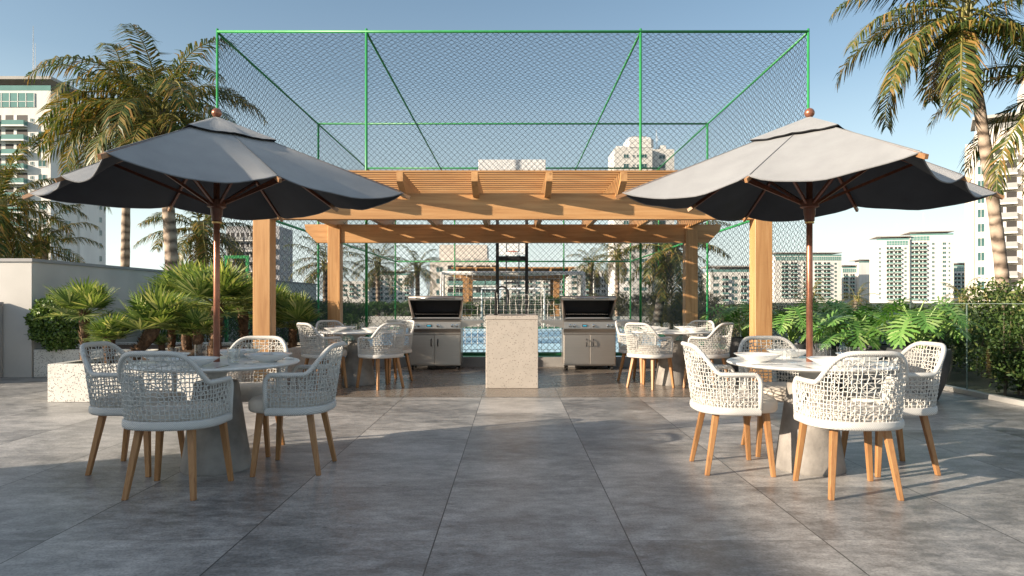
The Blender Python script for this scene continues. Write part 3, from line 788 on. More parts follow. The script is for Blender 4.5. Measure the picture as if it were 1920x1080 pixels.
def phil_leaf(q, base, az, el, plen, L, rg):
    """stalk and one deeply lobed leaf"""
    hd = Vector((math.cos(az), math.sin(az), 0)); Z = Vector((0, 0, 1))
    b = Vector(base)
    k1 = b + (hd * math.cos(el) + Z * math.sin(el)) * plen * .55
    e = k1 + (hd * math.cos(el * .75) + Z * math.sin(el * .75)) * plen * .45
    q.tube([b, k1, e], [.011, .009, .006], 5, 1, cap=False)
    pitch = rg.uniform(-.75, -.1)
    roll = rg.uniform(-.35, .35)
    fw = (hd * math.cos(pitch) + Z * math.sin(pitch)).normalized()
    sd = fw.cross(Z).normalized(); up = sd.cross(fw).normalized()
    sd, up = sd * math.cos(roll) + up * math.sin(roll), up * math.cos(roll) - sd * math.sin(roll)
    vs, fs = [], []
    def P(x, y):   # leaf plane with a curl
        return e + fw * (y * L) + sd * (x * L) + up * (L * (.10 * abs(x) - .22 * x * x - .28 * max(0, y) ** 2))
    nm = 8
    mid = [P(0, -0.05 + 1.0 * i / nm) for i in range(nm + 1)]
    o = len(vs)
    for s_ in (-1, 1):
        for i in range(9):
            y0 = -.10 + .108 * i
            ang = R(128 - 12.2 * i)
            ln = (.46, .56, .60, .58, .54, .48, .40, .33, .26)[i] * rg.uniform(.9, 1.08)
            dx, dy = math.sin(ang) * s_, math.cos(ang)
            px_, py_ = -dy * s_, dx * s_
            w0 = .040
            prof = ((0, .85), (.25, .72), (.45, .95), (.6, 1.25), (.75, .95), (.9, .6), (1.0, .08))
            l_, r_ = [], []
            for f_, wf in prof:
                wob = .012 * math.sin(f_ * 17 + i)
                cx, cy = dx * ln * f_ + wob * px_, y0 + .06 + dy * ln * f_ + .05 * f_ * f_ + wob * py_
                l_.append(P(cx + px_ * w0 * wf, cy + py_ * w0 * wf)); r_.append(P(cx - px_ * w0 * wf, cy - py_ * w0 * wf))
            k = len(vs); m_ = len(prof)
            vs += l_ + r_
            fs += [(k + j, k + j + 1, k + m_ + j + 1, k + m_ + j) for j in range(m_ - 1)]
    # blade along the midrib, shares the first vertices so that the leaf is one island
    k = len(vs)
    for i in range(nm + 1):
        y = -.05 + 1.0 * i / nm; w_ = .085 * (1 - .8 * i / nm)
        vs += [P(-w_, y), P(w_, y)]
    fs += [(k + 2 * i, k + 2 * i + 1, k + 2 * i + 3, k + 2 * i + 2) for i in range(nm)]
    q.add(vs, fs, 0)


def potted(label, x, y, rt, rb, h, nl, plen, L, seed, lean=0.0):
    rg = random.Random(seed)
    t = thing('potted_philodendron', label, 'potted plant', (x, y, 0), 0, 'potted philodendrons along the glass railing')
    q = MB()
    prof = [(rb * .9, 0), (rb, .02), (rb + (rt - rb) * .55, h * .35), (rt * .98, h * .75), (rt, h - .02), (rt - .01, h), (rt - .03, h), (rt - .035, h - .06)]
    q.lathe(prof, 36); q.build('pot', pot_m, t, smooth=50)
    q = MB(); q.lathe([(rt - .034, h - .055), (rt * .5, h - .035), (0.001, h - .03)], 20); q.build('soil', soil_m, t, smooth='all')
    q = MB()
    q.tube([(0, 0, h - .05), (.02, .01, h + .05), (.0, .02, h + .12)], [.035, .032, .02], 8, 1)
    for k in range(nl):
        az = k * 2.39996 + rg.uniform(-.35, .35)
        el = R(88 - 50 * (k / nl)) + rg.uniform(-.1, .1)
        phil_leaf(q, (rg.uniform(-.03, .03), rg.uniform(-.03, .03), h - .02), az, el, plen * rg.uniform(.65, 1.12), L * rg.uniform(.8, 1.12), rg)
    q.build('leaves', [phil_m, phil_st], t, fix=False)
    return t


potted('philodendron in the tallest charcoal pot, right behind the right umbrella table beside the glass railing', PX(1727, 7.9), 7.95, .33, .20, .60, 17, .58, .34, 71)
potted('bushy philodendron just right of the right umbrella pole, in a low charcoal pot', PX(1603, 8.9), 8.95, .27, .22, .50, 22, .56, .36, 72)
potted('philodendron at the back right of the group in a wide charcoal pot', PX(1632, 9.9), 9.9, .30, .24, .53, 22, .62, .38, 73)
potted('philodendron directly behind the right umbrella pole in a charcoal pot', PX(1536, 10.7), 10.7, .29, .24, .58, 22, .62, .38, 74)
potted('small open philodendron right beside the right front pergola post', PX(1484, 9.9), 9.9, .24, .19, .54, 13, .52, .34, 75)
potted('philodendron half hidden behind the right front pergola post', PX(1402, 11.2), 11.3, .27, .22, .55, 15, .62, .38, 76)

# ------------------------------------------------------------------ glass railing (right)
t = thing('glass_railing', 'frameless glass railing in a pale base channel along the right terrace edge', 'railing', (5.62, 0, 0))
q = MB(); q.rbox(-.05, .05, 1.2, 16.9, 0, .06, .004); q.build('base_channel', pmat('aluminium_channel', (0.55, 0.54, 0.52), (0.5, 0.49, 0.47), 4, rough=0.4, metal=.4), t)
y = 1.26
edge_m = pmat('glass_edge', (0.22, 0.28, 0.26), (0.2, 0.26, 0.24), 4, rough=0.15)
while y < 16.5:
    q = MB(); q.box(-.006, .006, y, y + 1.19, .05, 1.12)
    o = q.build('glass_panel', rail_glass, t)
    e = MB(); e.box(-.0075, .0075, y + .003, y + 1.187, 1.121, 1.126); e.box(-.0075, .0075, y + 1.1905, y + 1.1975, .062, 1.12); e.build('polished_edge', edge_m, o)
    y += 1.20
# short return of the railing across the back right corner
t = thing('glass_railing', 'short glass railing panel between the pots and the court fence', 'railing', (0, 12.05, 0))
q = MB(); q.box(5.27, 5.6, -.006, .006, .18, 1.12); q.build('glass_panel', rail_glass, t)

# ------------------------------------------------------------------ court fence cage
XL, XM1, XM2, XR = -5.22, -2.59, 2.25, 5.21
YF = [12.05, 18.3, 24.4, 30.3]
ZT, ZB, ZM = 5.91, .20, 2.92
t = thing('sports_fence', 'tall green cage of posts and rails with dark chain link around the sports court', 'fence', (0, 0, 0))
def pipe(a, b, r, name, m=green_pt, n=8):
    q = MB(); q.tube([a, b], r, n); return q.build(name, m, t, smooth='all')
for x in (XL, XM1, XM2, XR):
    pipe((x, YF[0], .17), (x, YF[0], ZT + .05), .023, 'post')
    pipe((x, YF[3], 0), (x, YF[3], ZT), .034, 'post')
for x in (XL, XR):
    for y in YF[1:3]: pipe((x, y, 0), (x, y, ZT), .028, 'post')
for y, r in zip(YF, (.026, .026, .03, .032)): pipe((XL, y, ZT), (XR, y, ZT), r, 'top_rail')
for x in (XL, XM1, XM2, XR): pipe((x, YF[0] + .04, ZT - .01), (x, YF[3], ZT - .01), .022, 'top_rail')
for x in (XL, XR): pipe((x, YF[0], ZM), (x, YF[3], ZM), .03, 'middle_rail')
pipe((XL, YF[3], ZM), (XR, YF[3], ZM), .032, 'middle_rail')
pipe((XL, YF[0], ZB + .02), (XR, YF[0], ZB + .02), .034, 'bottom_rail', green_dk)


def mesh_panel(f, U, V, pitch, r, name):
    """diamond mesh: f(u,v) -> point; wires at 45 degrees, slightly zigzag"""
    q = MB(); rg = random.Random(3)
    k = int((U + V) / pitch) + 1
    for s_ in (1, -1):
        for i in range(k):
            c = i * pitch + pitch * .5
            # u + s*v = const
            if s_ > 0: u0, u1 = max(0, c - V), min(U, c)
            else: u0, u1 = max(0, c - V), min(U, c)
            if u1 - u0 < .02: continue
            a = f(u0, c - u0 if s_ > 0 else V - (c - u0)); b = f(u1, c - u1 if s_ > 0 else V - (c - u1))
            j = rg.uniform(-.006, .006)
            mid = (Vector(a) + Vector(b)) / 2 + Vector((j, j, j))
            q.tube([a, mid, b], r, 3, cap=False)
    return q.build(name, wire_m, t, fix=False)


mesh_panel(lambda u, v: (XL + u, YF[0] + .03, ZB + v), XR - XL, ZT - ZB, .105, .0034, 'chain_link')
mesh_panel(lambda u, v: (XL + u, YF[3] - .03, ZB + v), XR - XL, ZT - ZB, .13, .0045, 'chain_link')
mesh_panel(lambda u, v: (XL, YF[0] + u, ZB + v), YF[3] - YF[0], ZT - ZB, .13, .0033, 'chain_link')
mesh_panel(lambda u, v: (XR, YF[0] + u, ZB + v), YF[3] - YF[0], ZT - ZB, .13, .0033, 'chain_link')
mesh_panel(lambda u, v: (XL + u, YF[0] + v, ZT - .04), XR - XL, YF[3] - YF[0], .18, .0028, 'roof_net')

t = thing('fence_gate', 'small green gate frame left of the left front pergola post, above the fan palms', 'gate', (PX(437, 14), 14.2, 0))
q = MB(); W_ = .22
for x in (-W_, W_): q.box(x - .03, x + .03, -.03, .03, 0, PZ(478, 14))
q.box(-W_ + .03, W_ - .03, -.03, .03, PZ(478, 14) - .06, PZ(478, 14)); q.build('gate_frame', green_pt, t)
q = MB()
for i in range(9):
    z = .2 + i * .19
    q.tube([(-W_, 0, z), (W_, 0, z)], .004, 4)
q.build('gate_bars', green_dk, t)

# ------------------------------------------------------------------ goals and hoops
def make_goal(label, y, back):
    t = thing('football_goal', label, 'goal', (-.005, y, 0), 0, 'goals on the court')
    hw, hh = 1.345, 1.70
    q = MB()
    q.tube([(-hw, 0, 0), (-hw, 0, hh), (hw, 0, hh), (hw, 0, 0)], .042, 10); q.build('goal_frame', white_pt, t, smooth='all')
    q = MB()
    for x in (-hw, hw): q.tube([(x, 0, hh), (x, back * .35, hh), (x, back * .85, .04), (x, 0, .04)], .02, 6)
    q.tube([(-hw, back * .85, .04), (hw, back * .85, .04)], .02, 6); q.build('net_support', white_pt, t, smooth='all')
    q = MB(); rg = random.Random(5)
    prof = [(back * .02, hh), (back * .34, hh - .03), (back * .55, hh * .68), (back * .72, hh * .38), (back * .84, .05)]
    def NP(u, s_):
        f = s_ * (len(prof) - 1); i = min(int(f), len(prof) - 2); k = f - i
        a, b = prof[i], prof[i + 1]
        return (u, a[0] + (b[0] - a[0]) * k + .04 * math.sin(u * 5 + s_ * 3), a[1] + (b[1] - a[1]) * k - .05 * math.sin(PI * (u + hw) / (2 * hw)) * (1 - s_))
    for i in range(24):
        u = -hw + 2 * hw * i / 23
        q.tube([NP(u + rg.uniform(-.012, .012), s_ / 14) for s_ in range(15)], .004, 3, cap=False)
    for j in range(22):
        s_ = j / 21
        q.tube([NP(-hw + 2 * hw * i / 14, s_) for i in range(15)], .0042, 3, cap=False)
    for x in (-hw, hw):
        for k in range(9):
            z = .1 + k * .185
            q.tube([(x, 0, z), (x, back * (.85 - .5 * z / hh), z)], .004, 3, cap=False)
    q.build('net', net_m, t, fix=False)


make_goal('white goal with rope net at the near end of the court, behind the stone island', 13.25, -1.0)
make_goal('smaller looking white goal at the far end of the court', 29.3, 1.0)


def make_hoop(label, y, sgn):
    t = thing('basketball_hoop', label, 'basketball hoop', (-.02, y, 0), 0 if sgn > 0 else PI, 'basketball hoops')
    q = MB()
    for x in (-.275, .275): q.rbox(x - .03, x + .03, -.03, .03, 0, 3.25, .004)
    q.build('post', black_pt, t)
    q = MB(); q.rbox(-.245, .245, -.025, .025, 1.91, 2.0, .004); q.build('crossbar', black_pt, t)
    q = MB()
    for x in (-.2, .2): q.tube([(x, .03, 2.9), (x, .32, 3.16)], .02, 6)
    q.rbox(-.3, .3, -.03, .03, 3.25, 3.31, .004); q.build('bracket', black_pt, t)
    q = MB(); q.rbox(-.65, .65, .34, .37, 3.12, 3.89, .006); b = q.build('backboard', white_pt, t)
    q = MB(); z0, z1, x1, yy = 3.26, 3.66, .28, .375
    q.box(-x1, x1, .371, yy, z0, z0 + .03); q.box(-x1, x1, .371, yy, z1 - .03, z1); q.box(-x1, -x1 + .03, .371, yy, z0 + .03, z1 - .03); q.box(x1 - .03, x1, .371, yy, z0 + .03, z1 - .03)
    q.build('target_square', black_pt, b)
    q = MB(); q.tube([(.2 * math.cos(a), .62 + .2 * math.sin(a), 3.27) for a in [2 * PI * i / 24 for i in range(24)]], .012, 6, closed=True)
    q.tube([(0, .371, 3.27), (0, .43, 3.27)], .02, 6); q.build('rim', red_pt, t)
    q = MB()
    for i in range(12):
        for s_ in (1, -1):
            q.tube([((.2 - .07 * k / 4) * math.cos(2 * PI * i / 12 + s_ * k * .13), .62 + (.2 - .07 * k / 4) * math.sin(2 * PI * i / 12 + s_ * k * .13), 3.26 - .09 * k) for k in range(5)], .006, 3, cap=False)
    q.build('net', net_m, t, fix=False)


make_hoop('near basketball hoop seen from behind, its white board above the pergola roof', 12.85, 1)
make_hoop('far basketball hoop facing us with a red rim, between the black posts', 29.6, -1)

# ------------------------------------------------------------------ wooden pergolas
def beam_prism(q, x0, x1, y0, y1, z0, z1, cut=.21, nose=.11):
    q.prism([(x0, z1), (x0 + .02, z1 - nose), (x0 + cut, z0), (x1 - cut, z0), (x1 - .02, z1 - nose), (x1, z1)], 'y', y0, y1)


t = thing('pergola', 'timber pergola with slatted roof over the grills and rear tables', 'pergola', (0, 0, 0))
pw = .21
for x in (-3.165, 2.945):
    for y in (8.30, 11.65):
        q = MB(); q.rbox(x, x + pw, y, y + pw, 0.004, 2.46, .006); q.build('post', wood_z, t)
for y in (8.335, 11.685):
    q = MB(); beam_prism(q, -3.57, 3.56, y, y + .14, 2.155, 2.468); q.build('beam', wood_x, t)
for k in range(8):
    x = -3.045 + .866 * k
    q = MB(); q.prism([(7.90, 2.65), (7.90, 2.54), (8.22, 2.416), (12.1, 2.416), (12.42, 2.54), (12.42, 2.65)], 'x', x - .037, x + .037)
    q.build('rafter', wood_y, t)
y = 7.93
while y < 12.4:
    q = MB(); q.box(-3.3, 3.28, y, y + .05, 2.652, 2.671); q.build('roof_slat', wood_x, t)
    y += .15
q = MB(); q.box(-3.33, 3.31, 7.9, 12.5, 2.679, 2.684); q.build('roof_panel', roof_glass, t)

t = thing('garden_pergola', 'distant orange timber pergola beyond the far goal', 'pergola', (0, 36, 0))
for x in (PX(868, 36), PX(1038, 36)):
    for y in (0, 3.2):
        q = MB(); q.rbox(x, x + .32, y, y + .32, 0, 2.36, .01); q.build('post', wood_z, t)
for y in (.05, 3.25):
    q = MB(); beam_prism(q, PX(846, 36), PX(1068, 36), y, y + .2, 2.36, 2.62); q.build('beam', wood_x, t)
for k in range(7):
    x = -2.9 + k * .97
    q = MB(); q.box(x - .05, x + .05, -.6, 4.2, 2.62, 2.86); q.build('rafter', wood_y, t)
q = MB(); q.box(-3.2, 3.2, -.6, 4.2, 2.862, 2.93); q.build('roof_slab', wood_x, t)

# ------------------------------------------------------------------ stone island with tap
t = thing('stone_island', 'speckled beige stone island with sink standing in the middle under the pergola', 'island', (-.014, 8.98, 0))
hw = .345
q = MB(); q.rbox(-hw, hw, 0, 1.15, 0.004, .905, .006); q.build('body', island_m, t)
q = MB()
q.rbox(-hw - .002, hw + .002, -.002, .16, .907, .96, .006); q.rbox(-hw - .002, hw + .002, .60, 1.152, .907, .96, .006)
q.rbox(-hw - .002, -.17, .16, .60, .907, .96, .004); q.rbox(.20, hw + .002, .16, .60, .907, .96, .004)
q.build('worktop', island_m, t)
q = MB(); q.box(-.17, .20, .16, .17, .84, .958); q.box(-.17, .20, .59, .60, .84, .958); q.box(-.17, -.16, .17, .59, .84, .958); q.box(.19, .20, .17, .59, .84, .958); q.box(-.16, .19, .17, .59, .82, .84); q.build('sink', enamel, t)
t = thing('kitchen_tap', 'black arched spring tap rising from the stone island', 'tap', (-.238, 9.30, .96))
q = MB(); q.lathe([(.028, 0), (.028, .012), (.013, .02), (.012, .26)], 14)
q.tube([(0, 0, .02), (0, 0, .30)] + [(.085 - .085 * math.cos(a), 0, .30 + .09 * math.sin(a)) for a in [PI * i / 12 for i in range(1, 13)]] + [(.17, 0, .24)], .014, 8)
q.build('spout', tap_black, t, smooth=50)
q = MB(); q.lathe([(.013, .16), (.016, .19), (.016, .24), (.01, .25)], 12, (.17, 0, 0)); q.build('spray_head', black_pt, t, smooth=50)
q = MB(); q.tube([(0, 0, .215), (.17, 0, .215)], .007, 6); q.tube([(0, -.01, .07), (.0, -.07, .09)], .006, 6); q.build('holder_arm', black_pt, t, smooth=50)

# ------------------------------------------------------------------ grills
lcd = pmat('blue_display', (0.05, 0.35, 0.55), (0.04, 0.3, 0.5), 4, rough=0.2)
def make_grill(label, x, y):
    t = thing('gas_grill', label, 'grill', (x, y, 0.004), 0, 'stainless gas grills')
    hw, dp = .435, .50
    q = MB(); q.rbox(-hw, hw, .02, dp, .075, .60, .008); q.build('cabinet', steel, t)
    q = MB(); q.rbox(-hw - .004, hw + .004, .012, dp, .602, .625, .004); q.build('trim_strip', steel, t)
    for s_ in (-1, 1):
        q = MB(); x0, x1 = (-hw + .012, -.004) if s_ < 0 else (.004, hw - .012)
        q.rbox(x0, x1, 0, .019, .10, .585, .005); d = q.build('door', steel, t)
        q = MB(); hx = s_ * .055
        q.tube([(hx, -.002, .52), (hx, -.035, .50), (hx, -.04, .46), (hx, -.035, .42), (hx, -.002, .40)], .009, 6); q.build('handle', black_pt, d, smooth='all')
    q = MB(); q.prism([(.02, .627), (-.03, .69), (-.02, .805), (.06, .83), (dp, .83), (dp, .627)], 'x', -hw, hw); q.build('firebox', steel, t)
    q = MB(); q.prism([(-.0325, .70), (-.0225, .782), (-.0275, .7835), (-.0375, .7015)], 'x', -hw + .02, hw - .02); q.build('control_panel', steel, t)
    for kx in (-.33, -.255, .06, .30, .375):
        q = MB(); q.lathe([(.026, 0), (.026, .012), (.017, .014), (.016, .034), (.012, .038)], 14)
        o = q.build('knob', [cutlery_m], t, smooth=40); o.location = (kx, -.034, .742); o.rotation_euler = (R(90), 0, 0)
    q = MB(); q.rbox(-.13, -.045, -.045, -.034, .722, .762, .003); d = q.build('display', enamel, t)
    q = MB(); q.box(-.118, -.058, -.0465, -.0452, .731, .753); q.build('display_screen', lcd, d)
    # cooking bed
    q = MB(); q.box(-hw + .03, hw - .03, .07, dp - .03, .832, .838)
    q.build('drip_bed', enamel, t)
    q = MB()
    for i in range(26): q.tube([(-hw + .05 + i * .0308, .08, .850), (-hw + .05 + i * .0308, dp - .04, .850)], .005, 4)
    q.tube([(-hw + .04, .09, .843), (hw - .04, .09, .843)], .004, 4); q.tube([(-hw + .04, dp - .05, .843), (hw - .04, dp - .05, .843)], .004, 4)
    q.build('grate', steel_dark, t)
    # open lid: a tapered hood thrown back
    q = MB()
    def ring(yt, zt, yb, zb, wt, wb): return [(-wt, yt, zt), (wt, yt, zt), (wb, yb, zb), (-wb, yb, zb)]
    fo = ring(.14, 1.205, .33, .838, .475, .415); fi = ring(.142, 1.165, .335, .872, .435, .375)
    bo = ring(.42, 1.215, .52, .838, .455, .415); bi = ring(.40, 1.17, .49, .872, .40, .365)
    v = fo + fi + bo + bi
    E = lambda a, b: [(a + i, a + (i + 1) % 4, b + (i + 1) % 4, b + i) for i in range(4)]
    q.add(v, E(0, 4), 0); q.add(v, E(0, 8), 0); q.add(v, [(8, 9, 10, 11)], 0)
    q.add(v, E(4, 12), 1); q.add(v, [(12, 13, 14, 15)], 1)
    lid = q.build('lid', [steel, enamel], t, fix=False)
    q = MB(); q.tube([(-.33, .11, 1.20), (.33, .11, 1.20)], .016, 8)
    for x_ in (-.31, .31): q.tube([(x_, .15, 1.19), (x_, .11, 1.20)], .012, 6)
    q.build('lid_handle', cutlery_m, lid, smooth='all')
    q = MB(); q.tube([(-.46, .20, 1.205), (.46, .20, 1.205)], .035, 10); q.build('lid_cap', steel, lid, smooth='all')
    q = MB(); q.tube([(-.37, .30, .93), (.37, .30, .93)], .007, 6); q.box(-.37, .37, .30, .40, .932, .936); q.build('warming_rack', cutlery_m, t)
    for s_ in (-1, 1):
        q = MB(); x0, x1 = s_ * (hw + .002), s_ * (hw + .37)
        q.prism([(min(x0, x1), .83), (max(x0, x1), .83), (x1, .79) if s_ > 0 else (x0, .74), (x0, .70) if s_ > 0 else (x0, .70), ] if s_ > 0 else [(x1, .83), (x0, .83), (x0, .70), (x1, .79)], 'y', .03, dp - .04)
        q.build('side_shelf', steel, t)
    for sx in (-1, 1):
        for sy in (.07, dp - .06):
            q = MB(); xx = sx * (hw - .06)
            q.tube([(xx - .015, sy, .03), (xx + .015, sy, .03)], .03, 12); q.box(xx - .02, xx + .02, sy - .012, sy + .012, .052, .075)
            q.build('caster', rubber, t)
    return t


make_grill('stainless gas grill with open lid left of the stone island, mostly in shade', -1.305, 11.35)
make_grill('stainless gas grill with open lid right of the stone island, lit by the sun', 1.275, 11.35)

# ------------------------------------------------------------------ umbrellas
def canopy(q, z0, z1, Rc, Rm, sag, pull, v0, vmax, off, seed, wr=.004, nu=12, nv=14, flip=0, m=0, bulge=0.0):
    rg = random.Random(seed)
    ph = [rg.uniform(0, 6) for _ in range(8)]
    for k in range(8):
        a0, a1 = k * PI / 4, (k + 1) * PI / 4
        r0, r1 = (Rc, Rm) if k % 2 == 0 else (Rm, Rc)
        vs, fs = [], []
        for j in range(nv + 1):
            v = v0 + (vmax - v0) * j / nv
            for i in range(nu + 1):
                u = i / nu
                p = Vector((r0 * v * math.cos(a0), r0 * v * math.sin(a0), 0)).lerp(Vector((r1 * v * math.cos(a1), r1 * v * math.sin(a1), 0)), u)
                s4 = 4 * u * (1 - u)
                s5 = s4 ** .8 * (1 + .25 * math.sin(ph[k] + u * 3))
                p *= 1 - pull * s4 * v * v
                z = z0 + (z1 - z0) * (v + bulge * v * (1 - v)) - sag * s5 * v ** 2.2
                z += wr * math.sin(ph[k] + u * 9 + v * 5) * s4 * v + wr * .6 * math.sin(u * 17 + ph[k] * 3 + v * 11) * s4 * v
                vs.append((p.x, p.y, z + off))
        n = nu + 1
        for j in range(nv):
            for i in range(nu):
                f = (j * n + i, (j + 1) * n + i, (j + 1) * n + i + 1, j * n + i + 1)
                fs.append(f[::-1] if flip else f)
        q.add(vs, fs, m)


def weld(o, d=1e-4):
    import bmesh
    bm = bmesh.new(); bm.from_mesh(o.data)
    bmesh.ops.remove_doubles(bm, verts=bm.verts, dist=d)
    bm.to_mesh(o.data); bm.free()
    for p in o.data.polygons: p.use_smooth = True
    try: o.data.set_sharp_from_angle(angle=R(50))
    except Exception: pass


def make_umbrella(label, x, y, seed):
    t = thing('patio_umbrella', label, 'umbrella', (x, y, 0), 0, 'square canvas umbrellas')
    zt, ze, Rc, Rm = 2.40, 1.90, 1.29, .91
    q = MB(); q.tube([(0, 0, .60), (0, 0, 1.2), (0, 0, 2.40)], [.0215, .021, .020], 16); q.build('pole', copper, t, smooth='all')
    q = MB(); q.lathe([(.0215, 2.40), (.014, 2.412), (.0, 2.413)], 12); q.lathe([(.001, 2.415)] + [(.034 * math.sin(PI * i / 10), 2.449 - .034 * math.cos(PI * i / 10)) for i in range(1, 10)] + [(.001, 2.483)], 16)
    q.build('finial', copper, t, smooth='all')
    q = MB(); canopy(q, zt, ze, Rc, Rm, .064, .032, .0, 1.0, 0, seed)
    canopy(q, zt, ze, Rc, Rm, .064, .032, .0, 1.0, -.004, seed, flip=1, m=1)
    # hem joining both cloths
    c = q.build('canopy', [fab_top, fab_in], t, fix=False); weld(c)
    q = MB()
    for k in range(8):
        a = k * PI / 4; r = Rc if k % 2 == 0 else Rm
        q.tube([(math.cos(a) * r * v, math.sin(a) * r * v, zt + (ze - zt) * v + .001) for v in (.05, .3, .6, .985)], .0045, 5, flat=.5)
        a1 = (k + 1) * PI / 4; r1 = Rm if k % 2 == 0 else Rc
        hm = MB(); canopy(hm, zt, ze, Rc, Rm, .064, .032, .0, 1.0, -.002, seed)
        n_ = 13 * 15; q.tube(hm.v[k * n_ + 14 * 13: k * n_ + 15 * 13], .0042, 5)
    q.build('stitched_hem', fab_seam, t, smooth='all')
    q = MB(); canopy(q, zt, ze, Rc, Rm, .10, .05, .0, .32, .026, seed + 1, wr=.007, nv=6); canopy(q, zt, ze, Rc, Rm, .10, .05, .0, .32, .020, seed + 1, wr=.007, nv=6, flip=1, m=1)
    v = q.build('vent_cap', [fab_top, fab_edge], t, fix=False); weld(v)
    hub = MB(); hub.lathe([(.03, 2.27), (.05, 2.29), (.05, 2.34), (.03, 2.36)], 14); hub.build('top_hub', umb_wood, t, smooth=40)
    run = MB(); run.lathe([(.026, 1.70), (.034, 1.705), (.034, 1.74), (.038, 1.745), (.040, 1.79), (.062, 1.80), (.062, 1.85), (.026, 1.856)], 20); run.build('runner', umb_wood, t, smooth=40)
    run = MB(); run.lathe([(.0225, 1.685), (.031, 1.687), (.031, 1.698), (.0225, 1.6995)], 20); run.build('brass_collar', pmat('brass', (0.55, 0.36, 0.16), (0.5, 0.32, 0.13), 9, rough=.3, metal=.9), t, smooth=40)
    for k in range(8):
        a = k * PI / 4; r = Rc if k % 2 == 0 else Rm
        d = Vector((math.cos(a), math.sin(a), 0))
        p0 = d * .045 + Vector((0, 0, 2.315)); sl_ = (zt - ze) / r
        def rp(rr): return d * rr + Vector((0, 0, zt - (zt - ze) * rr / r - .018))
        q = MB(); q.tube([p0, rp(.14), rp(r * .6), rp(r * .97)], .0115, 4, rot=PI / 4, flat=1.5); rb = q.build('rib', umb_wood, t)
        q = MB(); q.tube([rp(r * .955), rp(r * 1.035)], .0125, 4, rot=PI / 4, flat=1.4); q.build('rib_tip', tip_wood, rb)
        q = MB(); q.tube([d * .055 + Vector((0, 0, 1.825)), rp(r * .55) + Vector((0, 0, -.012))], .010, 4, rot=PI / 4, flat=1.3); q.build('strut', umb_wood, t)
    return t


TX, TY = 2.045, 4.71
make_umbrella('grey square canvas umbrella over the left front table, its top in bluish shade', -TX, TY, 3)
make_umbrella('grey square canvas umbrella over the right front table, its left slope lit by the sun', TX, TY, 8)

# ------------------------------------------------------------------ tables
def make_table(label, x, y, z=0.0):
    t = thing('round_table', label, 'table', (x, y, z), 0, 'round pedestal tables')
    q = MB(); q.lathe([(.228, 0), (.231, .008), (.228, .02), (.178, .35), (.146, .58), (.135, .60)], 40); q.build('pedestal', concrete, t, smooth=40)
    q = MB(); q.lathe([(.05, .601), (.052, .62), (.065, .65), (.11, .685), (.19, .7065)], 36); q.build('neck', white_top, t, smooth=40)
    q = MB(); q.lathe([(.50, .707), (.535, .714), (.547, .722), (.548, .728), (.543, .733), (.0, .7335)], 72); q.build('tabletop', white_top, t, smooth=30)
    return t


TABS = [('left umbrella table', -TX, TY, 0.0, 0), ('right umbrella table', TX, TY, 0.0, 0), ('rear left table', -2.14, 9.47, 0.004, 45), ('rear right table', 2.20, 9.47, .004, 45)]
make_table('round white table on a grey concrete cone under the left umbrella', *TABS[0][1:4])
make_table('round white table on a sunlit concrete cone under the right umbrella', *TABS[1][1:4])
make_table('round white table between the left pergola posts beside the left grill', *TABS[2][1:4])
make_table('round white table between the right pergola posts beside the right grill', *TABS[3][1:4])

# ------------------------------------------------------------------ chairs
def smooth01(x): x = max(0, min(1, x)); return x * x * (3 - 2 * x)


AF = .115                                  # arm front (local y)
def plan(s):
    """s in 0..1 around the shell from right front over the back to left front -> x, y at seat height"""
    a, b = .272, .242
    la = AF
    Lq = .86
    tot = 2 * la + Lq
    d = s * tot
    if d < la: return a, la - d
    if d > tot - la: return -a, d - (tot - la)
    ph = (d - la) / Lq * PI
    c, sn = math.cos(ph), math.sin(ph)
    e = 2 / 2.5
    return a * math.copysign(abs(c) ** e, c), -b * abs(sn) ** e


def topz(y): return .672 + .183 * smooth01((-y - .115) / .125)


def shell(s, z):
    x, y = plan(s)
    tt = (z - .44) / .41
    rear = smooth01(-y / .24)
    return Vector((x * (1 + .055 * tt), y - .062 * tt * rear, z))


